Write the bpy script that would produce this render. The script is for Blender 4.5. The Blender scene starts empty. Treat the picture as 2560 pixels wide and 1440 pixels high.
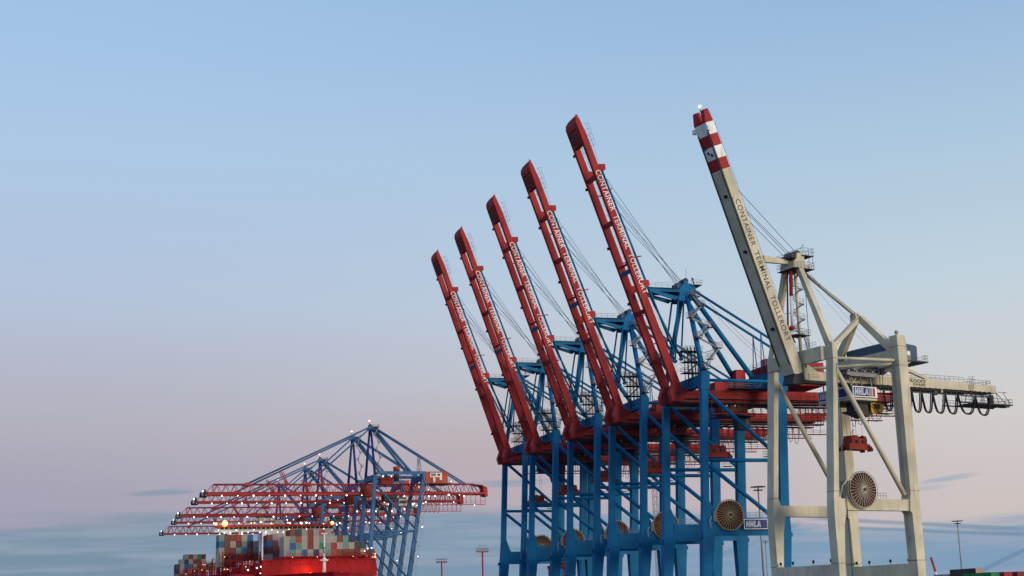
import bpy, math, random
from mathutils import Vector, Matrix
R = math.radians
random.seed(7)
S = bpy.context.scene
COL = S.collection

# ------------------------------------------------------------------ camera
AZ, PITCH, ROLL = R(17.755), R(12.79), R(-1.70)
fw = Vector((math.sin(AZ)*math.cos(PITCH), math.cos(AZ)*math.cos(PITCH), math.sin(PITCH)))
rt0 = Vector((math.cos(AZ), -math.sin(AZ), 0))
up0 = rt0.cross(fw)
rt = rt0*math.cos(ROLL) + up0*math.sin(ROLL)
up = -rt0*math.sin(ROLL) + up0*math.cos(ROLL)
cd = bpy.data.cameras.new('camera')
cd.sensor_width = 36.0
cd.lens = 36.0*3584/2560
cd.clip_start = 0.5
cd.clip_end = 60000
cam = bpy.data.objects.new('camera', cd)
m = Matrix((rt, up, -fw)).transposed().to_4x4()
m.translation = Vector((0, 0, 8))
cam.matrix_world = m
COL.objects.link(cam)
S.camera = cam

# ------------------------------------------------------------------ sky
SUN_AZ, SUN_EL = R(152), R(10)           # compass angle from +Y towards +X
W = bpy.data.worlds.new('World')
S.world = W
W.use_nodes = True
nt = W.node_tree
nt.nodes.clear()
def nd(t, **k):
    n = nt.nodes.new(t)
    for a, b in k.items():
        setattr(n, a, b)
    return n
def lk(a, b):
    nt.links.new(a, b)
def mth(op, a, b=None, c=None, clamp=False):
    n = nd('ShaderNodeMath', operation=op, use_clamp=clamp)
    for i, v in enumerate((a, b, c)):
        if v is None:
            continue
        if isinstance(v, (int, float)):
            n.inputs[i].default_value = v
        else:
            lk(v, n.inputs[i])
    return n.outputs[0]
def srgb(r, g, b):
    f = lambda v: v/12.92 if v <= .04045 else ((v+.055)/1.055)**2.4
    return (f(r/255), f(g/255), f(b/255), 1)
def sstep(x, a, b):
    n = nd('ShaderNodeMapRange', interpolation_type='SMOOTHSTEP')
    lk(x, n.inputs[0])
    n.inputs[1].default_value = a
    n.inputs[2].default_value = b
    return n.outputs[0]
def ramp(x, stops, mx=0.6):
    n = nd('ShaderNodeValToRGB')
    e = n.color_ramp.elements
    while len(e) < len(stops):
        e.new(0.5)
    for i, (p, c) in enumerate(stops):
        e[i].position = p/mx
        e[i].color = srgb(*c)
    lk(mth('DIVIDE', x, mx), n.inputs[0])
    return n.outputs[0]
def cmix(f, a, b, mode='MIX'):
    n = nd('ShaderNodeMix', data_type='RGBA', blend_type=mode)
    for i, v in ((0, f), (6, a), (7, b)):
        if isinstance(v, (int, float)):
            n.inputs[i].default_value = v
        elif isinstance(v, tuple):
            n.inputs[i].default_value = v
        else:
            lk(v, n.inputs[i])
    return n.outputs[2]
tc = nd('ShaderNodeTexCoord')
sep = nd('ShaderNodeSeparateXYZ')
lk(tc.outputs['Generated'], sep.inputs[0])
X, Y, Z = sep.outputs
side = mth('SUBTRACT', mth('MULTIPLY', X, math.cos(AZ)), mth('MULTIPLY', Y, math.sin(AZ)))
azm = mth('ARCTAN2', X, Y)
left = ramp(Z, [(0, (140, 148, 172)), (.06, (162, 158, 180)), (.09, (166, 163, 183)), (.125, (178, 175, 188)), (.165, (182, 184, 201)),
                (.21, (182, 196, 220)), (.31, (174, 202, 231)), (.42, (160, 195, 233)), (.6, (112, 152, 212))])
right = ramp(Z, [(0, (178, 180, 188)), (.06, (205, 195, 194)), (.09, (207, 199, 198)), (.125, (212, 208, 206)), (.165, (205, 210, 214)),
                 (.21, (195, 212, 224)), (.31, (172, 201, 225)), (.42, (147, 181, 221)), (.6, (112, 152, 212))])
sky = cmix(sstep(side, -.34, .36), left, right)
pink = mth('MULTIPLY', sstep(mth('ABSOLUTE', side), .32, .0), mth('MULTIPLY', sstep(Z, .165, .105), .62))
sky = cmix(pink, sky, srgb(186, 168, 177))
# the brighter western half of the sky, behind the camera
wd = mth('ADD', mth('MULTIPLY', X, math.sin(SUN_AZ)), mth('MULTIPLY', Y, math.cos(SUN_AZ)))
fd = mth('ADD', mth('MULTIPLY', X, math.sin(AZ)), mth('MULTIPLY', Y, math.cos(AZ)))
dim = nd('ShaderNodeMapRange', interpolation_type='SMOOTHSTEP')
lk(fd, dim.inputs[0])
dim.inputs[1].default_value, dim.inputs[2].default_value = .1, .8
dim.inputs[3].default_value = 1.3
sky = cmix(1.0, sky, dim.outputs[0], 'MULTIPLY')
west = mth('MULTIPLY', sstep(wd, .55, 1.0), sstep(Z, .55, .0))
sky = cmix(west, sky, (1.6, 1.15, .8, 1))
# cloud bank low over the horizon
cmb = nd('ShaderNodeCombineXYZ')
lk(mth('MULTIPLY', azm, 5.0), cmb.inputs[0])
lk(mth('ADD', mth('MULTIPLY', Z, 42.0), mth('MULTIPLY', azm, -1.5)), cmb.inputs[1])
nz = nd('ShaderNodeTexNoise')
nz.inputs['Scale'].default_value = 1.0
nz.inputs['Detail'].default_value = 5.0
nz.inputs['Roughness'].default_value = .55
lk(cmb.outputs[0], nz.inputs['Vector'])
N1 = nz.outputs[0]
edge = mth('ADD', mth('SUBTRACT', .070, mth('MULTIPLY', sstep(azm, .36, .60), .020)), mth('MULTIPLY', mth('SUBTRACT', N1, .5), .055))
cmb2 = nd('ShaderNodeCombineXYZ')
lk(mth('MULTIPLY', azm, 9.0), cmb2.inputs[0])
lk(mth('MULTIPLY', Z, 130.0), cmb2.inputs[1])
nz2 = nd('ShaderNodeTexNoise')
nz2.inputs['Scale'].default_value = 1.0
nz2.inputs['Detail'].default_value = 4.0
lk(cmb2.outputs[0], nz2.inputs['Vector'])
N2 = sstep(nz2.outputs[0], .4, .68)
N3 = nz2.outputs[0]
bank = mth('MULTIPLY', sstep(mth('ADD', mth('SUBTRACT', edge, Z), mth('MULTIPLY', mth('SUBTRACT', N3, .5), .022)), -.006, .013), .95)
cl = cmix(sstep(side, -.3, .3), srgb(115, 143, 166), srgb(121, 156, 187))
cl = cmix(mth('MULTIPLY', N2, .6), cl, srgb(156, 168, 190))
sky = cmix(bank, sky, cl)
def wisp(a0, z0, sa, sz, tilt, k):
    global sky
    da = mth('SUBTRACT', azm, a0)
    u = mth('DIVIDE', da, sa)
    v = mth('DIVIDE', mth('SUBTRACT', mth('SUBTRACT', Z, z0), mth('MULTIPLY', da, tilt)), sz)
    d = mth('ADD', mth('MULTIPLY', u, u), mth('MULTIPLY', v, v))
    d = mth('ADD', d, mth('MULTIPLY', mth('SUBTRACT', N3, .5), 2.2))
    d = mth('ADD', d, mth('MULTIPLY', mth('SUBTRACT', N1, .5), 1.2))
    sky = cmix(mth('MULTIPLY', sstep(d, 1.15, -.1), k), sky, cl)
wisp(.0725, .0865, .030, .0026, .06, .6)
wisp(.120, .0905, .030, .0022, .05, .4)
wisp(.60, .079, .024, .0026, .12, .48)
wisp(.585, .0735, .02, .0022, .05, .35)
wisp(.30, .088, .05, .0035, .0, .55)
def streak(a0, a1, z0, z1, sz, k):
    """thin darker cloud line from azimuth a0 to a1"""
    global sky
    t = mth('DIVIDE', mth('SUBTRACT', azm, a0), a1-a0)
    v = mth('DIVIDE', mth('SUBTRACT', Z, mth('ADD', mth('MULTIPLY', t, z1-z0), z0)), sz)
    g = mth('SUBTRACT', 1.0, mth('ABSOLUTE', mth('ADD', v, mth('MULTIPLY', mth('SUBTRACT', N3, .5), 1.5))))
    g = mth('MULTIPLY', sstep(g, .0, .8), mth('MULTIPLY', sstep(t, .0, .12), sstep(t, 1.0, .85)))
    sky = cmix(mth('MULTIPLY', g, k), sky, srgb(102, 134, 164))
streak(.50, .66, .0575, .0425, .0022, .6)
streak(.52, .66, .0505, .0395, .0018, .6)
streak(.612, .665, .017, .040, .0022, .7)
streak(.44, .505, .032, .055, .0028, .4)
nis = nd('ShaderNodeTexSky', sky_type='NISHITA')
nis.sun_disc = False
nis.sun_elevation = SUN_EL
nis.sun_rotation = SUN_AZ
bg1 = nd('ShaderNodeBackground')
lk(sky, bg1.inputs[0])
bg1.inputs[1].default_value = .96
bg2 = nd('ShaderNodeBackground')
lk(nis.outputs[0], bg2.inputs[0])
bg2.inputs[1].default_value = .004
ads = nd('ShaderNodeAddShader')
lk(bg1.outputs[0], ads.inputs[0])
lk(bg2.outputs[0], ads.inputs[1])
wo = nd('ShaderNodeOutputWorld')
lk(ads.outputs[0], wo.inputs[0])

sd = bpy.data.lights.new('sun', 'SUN')
sd.energy = 2.2
sd.angle = R(18)
sd.color = (1.0, .86, .68)
sun = bpy.data.objects.new('sun', sd)
COL.objects.link(sun)
sv = Vector((math.sin(SUN_AZ)*math.cos(SUN_EL), math.cos(SUN_AZ)*math.cos(SUN_EL), math.sin(SUN_EL)))
sun.rotation_euler = sv.to_track_quat('Z', 'Y').to_euler()

S.view_settings.view_transform = 'Standard'
S.view_settings.look = 'None'
S.view_settings.exposure = 0
S.view_settings.gamma = 1
S.view_settings.use_curve_mapping = False
S.cycles.max_bounces = 6
S.cycles.diffuse_bounces = 3
S.cycles.use_denoising = True

# ------------------------------------------------------------------ materials
def mat(name, col, rough=.5, dirt=.35, dirtcol=None, metal=0.0, streak=True, emit=0.0, ecol=None, scale=.6, corr=0.0):
    mm = bpy.data.materials.new(name)
    mm.use_nodes = True
    t = mm.node_tree
    b = t.nodes['Principled BSDF']
    b.inputs['Roughness'].default_value = rough
    b.inputs['Metallic'].default_value = metal
    b.inputs['Specular IOR Level'].default_value = .14
    c4 = (*col, 1)
    if emit:
        b.inputs['Base Color'].default_value = c4
        b.inputs['Emission Color'].default_value = (*(ecol or col), 1)
        b.inputs['Emission Strength'].default_value = emit
        return mm
    tcn = t.nodes.new('ShaderNodeTexCoord')
    mp = t.nodes.new('ShaderNodeMapping')
    mp.inputs['Scale'].default_value = (1, 1, .22) if streak else (1, 1, 1)
    nn = t.nodes.new('ShaderNodeTexNoise')
    nn.inputs['Scale'].default_value = scale
    nn.inputs['Detail'].default_value = 7
    nn.inputs['Roughness'].default_value = .65
    t.links.new(tcn.outputs['Object'], mp.inputs[0])
    t.links.new(mp.outputs[0], nn.inputs['Vector'])
    rp = t.nodes.new('ShaderNodeMapRange')
    rp.inputs[1].default_value = .42
    rp.inputs[2].default_value = .78
    rp.inputs[4].default_value = dirt
    t.links.new(nn.outputs[0], rp.inputs[0])
    mx = t.nodes.new('ShaderNodeMix')
    mx.data_type = 'RGBA'
    mx.inputs[6].default_value = c4
    mx.inputs[7].default_value = (*(dirtcol or tuple(v*.5 for v in col)), 1)
    t.links.new(rp.outputs[0], mx.inputs[0])
    n3 = t.nodes.new('ShaderNodeTexNoise')
    n3.inputs['Scale'].default_value = .16
    n3.inputs['Detail'].default_value = 3
    t.links.new(tcn.outputs['Object'], n3.inputs['Vector'])
    r3 = t.nodes.new('ShaderNodeMapRange')
    r3.inputs[1].default_value = .3
    r3.inputs[2].default_value = .7
    r3.inputs[3].default_value = .76
    r3.inputs[4].default_value = 1.18
    t.links.new(n3.outputs[0], r3.inputs[0])
    hs = t.nodes.new('ShaderNodeHueSaturation')
    t.links.new(r3.outputs[0], hs.inputs['Value'])
    t.links.new(mx.outputs[2], hs.inputs['Color'])
    t.links.new(hs.outputs[0], b.inputs['Base Color'])
    if streak:
        # rust runs below joints and scratches, stretched along the height
        m4 = t.nodes.new('ShaderNodeMapping')
        m4.inputs['Scale'].default_value = (1.6, 1.6, .10)
        n4 = t.nodes.new('ShaderNodeTexNoise')
        n4.inputs['Scale'].default_value = 1.3
        n4.inputs['Detail'].default_value = 5
        t.links.new(tcn.outputs['Object'], m4.inputs[0])
        t.links.new(m4.outputs[0], n4.inputs['Vector'])
        r4 = t.nodes.new('ShaderNodeMapRange')
        r4.inputs[1].default_value = .58
        r4.inputs[2].default_value = .78
        r4.inputs[4].default_value = .55
        t.links.new(n4.outputs[0], r4.inputs[0])
        x4 = t.nodes.new('ShaderNodeMix')
        x4.data_type = 'RGBA'
        t.links.new(r4.outputs[0], x4.inputs[0])
        t.links.new(hs.outputs[0], x4.inputs[6])
        x4.inputs[7].default_value = (col[0]*.3+.045, col[1]*.3+.022, col[2]*.3+.012, 1)
        t.links.new(x4.outputs[2], b.inputs['Base Color'])
    rr = t.nodes.new('ShaderNodeMapRange')
    rr.inputs[3].default_value = rough
    rr.inputs[4].default_value = min(1, rough+.3)
    t.links.new(nn.outputs[0], rr.inputs[0])
    t.links.new(rr.outputs[0], b.inputs['Roughness'])
    if corr:
        wv = t.nodes.new('ShaderNodeTexWave')
        wv.inputs['Scale'].default_value = corr
        wv.bands_direction = 'DIAGONAL'
        bp = t.nodes.new('ShaderNodeBump')
        bp.inputs['Strength'].default_value = .6
        bp.inputs['Distance'].default_value = .05
        t.links.new(tcn.outputs['Object'], wv.inputs['Vector'])
        t.links.new(wv.outputs[0], bp.inputs['Height'])
        t.links.new(bp.outputs[0], b.inputs['Normal'])
    return mm
M = {}
M['blue'] = mat('blue_paint', (.001, .125, .285), .5, .4, (.003, .075, .13))
M['red'] = mat('red_paint', (.34, .028, .027), .5, .45, (.17, .02, .02))
M['cream'] = mat('cream_paint', (.56, .51, .36), .5, .38, (.33, .27, .18))
M['white'] = mat('white_paint', (.74, .73, .69), .5, .2)
M['grey_steel'] = mat('galvanised_steel', (.27, .28, .28), .5, .4)
M['dark_steel'] = mat('dark_steel', (.055, .055, .055), .55, .4)
M['black'] = mat('black_rubber', (.016, .016, .018), .45, .3)
M['rope'] = mat('wire_rope', (.07, .075, .085), .5, .2)
M['slate'] = mat('slate_blue_paint', (.075, .125, .175), .5, .35)
M['navy'] = mat('navy_panel', (.018, .03, .14), .35, .1)
M['letter_white'] = mat('white_lettering', (.80, .79, .74), .5, .15)
M['letter_pale'] = mat('pale_blue_lettering', (.46, .49, .60), .5, .1)
M['letter_dark'] = mat('dark_lettering', (.055, .047, .04), .5, .15)
M['yellow'] = mat('yellow_paint', (.62, .33, .035), .45, .35)
M['rust'] = mat('rusty_red_steel', (.27, .038, .022), .6, .6, (.10, .026, .018), scale=1.5)
M['brass'] = mat('reel_spoke_paint', (.52, .38, .21), .5, .3)
M['grating'] = mat('dull_brown_grating', (.17, .10, .07), .7, .4)
M['cable'] = mat('wound_cable', (.06, .018, .014), .7, .3)
M['glass'] = mat('dark_glass', (.02, .03, .04), .12, .05)
M['orange'] = mat('orange_paint', (.40, .07, .03), .45, .4)
M['hull'] = mat('red_hull_paint', (.32, .010, .013), .5, .35, (.16, .008, .01), scale=.25)
M['roof_red'] = mat('bright_red_deck_paint', (.55, .06, .035), .5, .25)
M['concrete'] = mat('quay_concrete', (.23, .22, .20), .85, .4, streak=False)
M['water'] = mat('river_water', (.03, .045, .05), .08, .2, streak=False)
M['lamp'] = mat('lamp_glow', (1, .97, .9), .4, emit=5, ecol=(1, .93, .82))
M['lamp_warm'] = mat('warm_lamp_glow', (1, .6, .2), .4, emit=5, ecol=(1, .42, .09))
M['beacon'] = mat('red_beacon_glow', (1, .4, .3), .4, emit=6, ecol=(1, .34, .24))
M['lens'] = mat('pale_glass_globe', (.85, .85, .82), .3, .05)

# ------------------------------------------------------------------ mesh builder
def orth(d, ref=None):
    d = d.normalized()
    r = Vector(ref) if ref else Vector((0, 0, 1))
    if abs(d.dot(r.normalized())) > .98:
        r = Vector((0, 1, 0)) if abs(d.y) < .9 else Vector((1, 0, 0))
    s = d.cross(r).normalized()
    return s, s.cross(d).normalized()
class MB:
    def __init__(self):
        self.v, self.f, self.m, self.s, self.ms = [], [], [], [], []
    def mi(self, k):
        if k not in self.ms:
            self.ms.append(k)
        return self.ms.index(k)
    def add(self, vs, fs, k, sm=None):
        o = len(self.v)
        self.v += [tuple(p) for p in vs]
        i = self.mi(k)
        for j, f in enumerate(fs):
            self.f.append(tuple(o+q for q in f))
            self.m.append(i)
            self.s.append(bool(sm[j]) if isinstance(sm, list) else bool(sm))
        return self
    def box(self, x0, x1, y0, y1, z0, z1, k):
        x0, x1 = sorted((x0, x1)); y0, y1 = sorted((y0, y1)); z0, z1 = sorted((z0, z1))
        vs = [(x, y, z) for z in (z0, z1) for y in (y0, y1) for x in (x0, x1)]
        return self.add(vs, [(0, 2, 3, 1), (4, 5, 7, 6), (0, 1, 5, 4), (2, 6, 7, 3), (0, 4, 6, 2), (1, 3, 7, 5)], k)
    def beam(self, p, q, w, h, k, w2=None, h2=None, ref=None):
        p, q = Vector(p), Vector(q)
        s, u = orth(q-p, ref)
        w2 = w if w2 is None else w2
        h2 = h if h2 is None else h2
        vs = []
        for c, a, b in ((p, w, h), (q, w2, h2)):
            vs += [c-s*a/2-u*b/2, c+s*a/2-u*b/2, c+s*a/2+u*b/2, c-s*a/2+u*b/2]
        return self.add(vs, [(0, 1, 2, 3), (7, 6, 5, 4), (0, 4, 5, 1), (1, 5, 6, 2), (2, 6, 7, 3), (3, 7, 4, 0)], k)
    def tube(self, p, q, r, k, n=8, r2=None):
        p, q = Vector(p), Vector(q)
        s, u = orth(q-p)
        r2 = r if r2 is None else r2
        vs = []
        for c, a in ((p, r), (q, r2)):
            for i in range(n):
                t = 2*math.pi*i/n
                vs.append(c+s*a*math.cos(t)+u*a*math.sin(t))
        fs = [(i, n+i, n+(i+1) % n, (i+1) % n) for i in range(n)]
        sm = [n > 4]*n
        fs += [tuple(range(n)), tuple(range(2*n-1, n-1, -1))]
        return self.add(vs, fs, k, sm+[False, False])
    def path(self, pts, r, k, n=6):
        pts = [Vector(p) for p in pts]
        vs = []
        for i, c in enumerate(pts):
            d = pts[min(i+1, len(pts)-1)]-pts[max(i-1, 0)]
            s, u = orth(d, (0, 1, 0))
            vs += [c+s*r*math.cos(2*math.pi*j/n)+u*r*math.sin(2*math.pi*j/n) for j in range(n)]
        fs = []
        for i in range(len(pts)-1):
            fs += [(i*n+j, (i+1)*n+j, (i+1)*n+(j+1) % n, i*n+(j+1) % n) for j in range(n)]
        fs += [tuple(range(n)), tuple(range(len(vs)-1, len(vs)-n-1, -1))]
        return self.add(vs, fs, k, n > 4)
    def prism(self, poly, v0, v1, k):
        """poly in (u, z), extruded along y from v0 to v1"""
        n = len(poly)
        a = sum(poly[i][0]*poly[(i+1) % n][1]-poly[(i+1) % n][0]*poly[i][1] for i in range(n))
        if a < 0:
            poly = poly[::-1]
        vs = [(u, v0, z) for u, z in poly]+[(u, v1, z) for u, z in poly]
        fs = [tuple(range(n)), tuple(range(2*n-1, n-1, -1))]
        fs += [(i, n+i, n+(i+1) % n, (i+1) % n) for i in range(n)]
        return self.add(vs, fs, k)
    def loft(self, secs, k):
        """secs: (z, u0, u1, v0, v1)"""
        vs, fs = [], []
        for z, a, b, c, d in secs:
            vs += [(a, c, z), (b, c, z), (b, d, z), (a, d, z)]
        for i in range(len(secs)-1):
            o = 4*i
            fs += [(o+j, o+(j+1) % 4, o+4+(j+1) % 4, o+4+j) for j in range(4)]
        o = 4*(len(secs)-1)
        fs += [(3, 2, 1, 0), (o, o+1, o+2, o+3)]
        return self.add(vs, fs, k)
    def rail(self, pts, h=1.1, k='grey_steel', step=1.6, r=.035, upv=(0, 0, 1)):
        U = Vector(upv)
        for a, b in zip(pts[:-1], pts[1:]):
            a, b = Vector(a), Vector(b)
            L = (b-a).length
            n = max(1, round(L/step))
            for i in range(n+1):
                c = a.lerp(b, i/n)
                self.tube(c, c+U*h, r, k, 4)
            for f in (.52, 1.0):
                self.tube(a+U*h*f, b+U*h*f, r, k, 4)
        return self
    def deck(self, x0, x1, y0, y1, z, k='dark_steel', rk='grey_steel', h=1.1, t=.12, step=1.6):
        self.box(x0, x1, y0, y1, z-t, z, k)
        return self.rail([(x0, y0, z), (x1, y0, z), (x1, y1, z), (x0, y1, z), (x0, y0, z)], h, rk, step)
    def stair(self, p, q, w=.8, k='grey_steel'):
        p, q = Vector(p), Vector(q)
        d = q-p
        s = Vector((-d.y, d.x, 0))
        s = s.normalized()*w/2 if s.length > .01 else Vector((0, w/2, 0))
        for sg in (-1, 1):
            self.beam(p+s*sg, q+s*sg, .08, .25, k)
            self.tube(p+s*sg+Vector((0, 0, 1)), q+s*sg+Vector((0, 0, 1)), .035, k, 4)
        n = max(2, int(abs(d.z)/.45))
        for i in range(n):
            c = p.lerp(q, (i+.5)/n)
            self.beam(c-s, c+s, .22, .05, k)
        return self
    def ball(self, c, r, k, n=8, sq=1.0):
        c = Vector(c)
        vs, fs = [], []
        h = n//2+1
        for i in range(1, h):
            t = math.pi*i/h
            for j in range(n):
                a = 2*math.pi*j/n
                vs.append(c+Vector((r*math.sin(t)*math.cos(a), r*math.sin(t)*math.sin(a), r*sq*math.cos(t))))
        for i in range(h-2):
            fs += [(i*n+j, (i+1)*n+j, (i+1)*n+(j+1) % n, i*n+(j+1) % n) for j in range(n)]
        vs += [c+Vector((0, 0, r*sq)), c-Vector((0, 0, r*sq))]
        e = len(vs)
        fs += [(e-2, j, (j+1) % n) for j in range(n)]
        fs += [(e-1, (h-2)*n+(j+1) % n, (h-2)*n+j) for j in range(n)]
        return self.add(vs, fs, k, True)
    def text(self, txt, o, xa, ya, length, height, k, bold=.012, space=1.0):
        """lettering lying in a plane; o = start of the baseline, fitted to length x height"""
        cu = bpy.data.curves.new('lettering', 'FONT')
        cu.body = txt
        cu.offset = bold
        cu.space_character = space
        ob = bpy.data.objects.new('lettering', cu)
        COL.objects.link(ob)
        bpy.context.view_layer.update()
        me = ob.evaluated_get(bpy.context.evaluated_depsgraph_get()).to_mesh()
        xs = [v.co.x for v in me.vertices]
        ys = [v.co.y for v in me.vertices]
        x0, x1, y0, y1 = min(xs), max(xs), min(ys), max(ys)
        o, xa, ya = Vector(o), Vector(xa).normalized(), Vector(ya).normalized()
        vs = [o+xa*((v.co.x-x0)/(x1-x0)*length)+ya*((v.co.y-y0)/(y1-y0)*height) for v in me.vertices]
        fs = [tuple(p.vertices) for p in me.polygons]
        self.add(vs, fs, k)
        ob.evaluated_get(bpy.context.evaluated_depsgraph_get()).to_mesh_clear()
        bpy.data.objects.remove(ob)
        bpy.data.curves.remove(cu)
        return self
    def make(self, name, parent=None, dz=0.0, off=(0, 0, 0)):
        me = bpy.data.meshes.new(name)
        me.from_pydata([(x-off[0], y-off[1], z-dz-off[2]) for x, y, z in self.v], [], self.f)
        for k in self.ms:
            me.materials.append(M[k])
        me.polygons.foreach_set('material_index', self.m)
        me.polygons.foreach_set('use_smooth', self.s)
        me.update()
        o = bpy.data.objects.new(name, me)
        COL.objects.link(o)
        if parent:
            o.parent = parent
        return o
def tag(o, label, cat, group=None):
    o['label'] = label
    o['category'] = cat
    if group:
        o['group'] = group
    return o
def thing(name, label, cat, loc, rz=0, group=None):
    o = bpy.data.objects.new(name, None)
    o.empty_display_size = .5
    COL.objects.link(o)
    o.location = loc
    o.rotation_euler = (0, 0, rz)
    return tag(o, label, cat, group)
def kids(o):
    return [c for c in bpy.data.objects if c.parent == o]
def dup(root, loc, label, shift=0.0):
    r = root.copy()
    COL.objects.link(r)
    r.location = loc
    r['label'] = label
    for ch in kids(root):
        c = ch.copy()
        COL.objects.link(c)
        c.parent = r
        if ch.name.startswith(('trolley', 'floodlight')):
            c.location.x += shift
        for g in kids(ch):
            d = g.copy()
            COL.objects.link(d)
            d.parent = c
    return r
def structure(o):
    o['kind'] = 'structure'
    return o
def sag(p, q, drop, n=12):
    p, q = Vector(p), Vector(q)
    return [p.lerp(q, i/n)-Vector((0, 0, drop*(1-(2*i/n-1)**2))) for i in range(n+1)]
def loop(u0, u1, v, zt, drop, n=14):
    """a festoon cable hanging in a narrow U"""
    pts = []
    for i in range(n+1):
        t = i/n*2-1
        pts.append((u0+(u1-u0)*(.5+.5*math.copysign(abs(t)**.75, t)), v, zt-drop*(1-abs(t)**2.4)))
    return pts

# ------------------------------------------------------------------ ground and water
QZ = 6.0
b = MB()
b.add([(-20000, -3000, 0), (20000, -3000, 0), (20000, 30000, 0), (-20000, 30000, 0)], [(0, 1, 2, 3)], 'water')
structure(b.make('water'))
b = MB().box(131.5, 20000, 150, 29000, -4, QZ, 'concrete')
structure(b.make('quay'))

# ------------------------------------------------------------------ shared crane pieces
def hhla(mb, u0, z0, h, v, k='letter_white', xa=(1, 0, 0)):
    """outlined slanted capitals H H L A"""
    xa = Vector(xa)
    o = Vector((u0, v, z0))
    sl = .12
    def stroke(pts, x, quads=()):
        for q in quads:
            c = [o+xa*((x+px+sl*pz)*h)+Vector((0, 0, pz*h)) for px, pz in q]
            mb.add(c, [(0, 1, 2, 3)], 'letter_pale')
        pts = [o+xa*((x+px+sl*pz)*h)+Vector((0, 0, pz*h)) for px, pz in pts]
        for a, c in zip(pts, pts[1:]+pts[:1]):
            mb.beam(a, c, .05, h*.03, k, ref=(0, 1, 0) if abs(xa.x) > .5 else (1, 0, 0))
    H = [(0, 0), (0, 1), (.16, 1), (.16, .6), (.40, .6), (.40, 1), (.56, 1), (.56, 0), (.40, 0), (.40, .4), (.16, .4), (.16, 0)]
    HQ = [[(0, 0), (.16, 0), (.16, 1), (0, 1)], [(.40, 0), (.56, 0), (.56, 1), (.40, 1)], [(.16, .4), (.40, .4), (.40, .6), (.16, .6)]]
    stroke(H, 0, HQ)
    stroke(H, .74, HQ)
    stroke([(0, 0), (0, 1), (.16, 1), (.16, .2), (.46, .2), (.46, 0)], 1.48, [[(0, 0), (.16, 0), (.16, 1), (0, 1)], [(.16, 0), (.46, 0), (.46, .2), (.16, .2)]])
    stroke([(0, 0), (.26, 1), (.44, 1), (.70, 0), (.54, 0), (.48, .22), (.22, .22), (.16, 0)], 2.0, [[(0, 0), (.16, 0), (.42, 1), (.26, 1)], [(.54, 0), (.70, 0), (.44, 1), (.28, 1)], [(.22, .22), (.48, .22), (.43, .4), (.27, .4)]])
def cable_reel(u, v, z, r, spoke, n=30, sw=.085):
    mb = MB()
    for i in range(40):
        a, c = 2*math.pi*i/40, 2*math.pi*(i+1)/40
        A = (u+r*math.cos(a), z+r*math.sin(a)); B = (u+r*math.cos(c), z+r*math.sin(c))
        for vv in (v, v+.55):
            mb.tube((A[0], vv, A[1]), (B[0], vv, B[1]), .07, spoke, 5)
        rr = r*.93
        A2 = (u+rr*math.cos(a), z+rr*math.sin(a)); B2 = (u+rr*math.cos(c), z+rr*math.sin(c))
        mb.add([(A2[0], v+.1, A2[1]), (B2[0], v+.1, B2[1]), (B2[0], v+.48, B2[1]), (A2[0], v+.48, A2[1])], [(0, 1, 2, 3)], 'cable')
        for vv in (v+.1, v+.48):
            mb.add([(u, vv, z), (A2[0], vv, A2[1]), (B2[0], vv, B2[1])], [(0, 1, 2) if vv < v+.3 else (0, 2, 1)], 'cable')
    for i in range(n):
        a = 2*math.pi*(i+.3)/n
        for vv in (v, v+.58):
            mb.beam((u+.35*math.cos(a), vv, z+.35*math.sin(a)), (u+r*math.cos(a), vv, z+r*math.sin(a)), sw*.7, sw, spoke, ref=(0, 1, 0))
    mb.tube((u, v-.22, z), (u, v+1.2, z), .5, spoke, 16)
    mb.tube((u, v-.4, z), (u, v-.22, z), .36, 'dark_steel', 12)
    return mb
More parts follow.
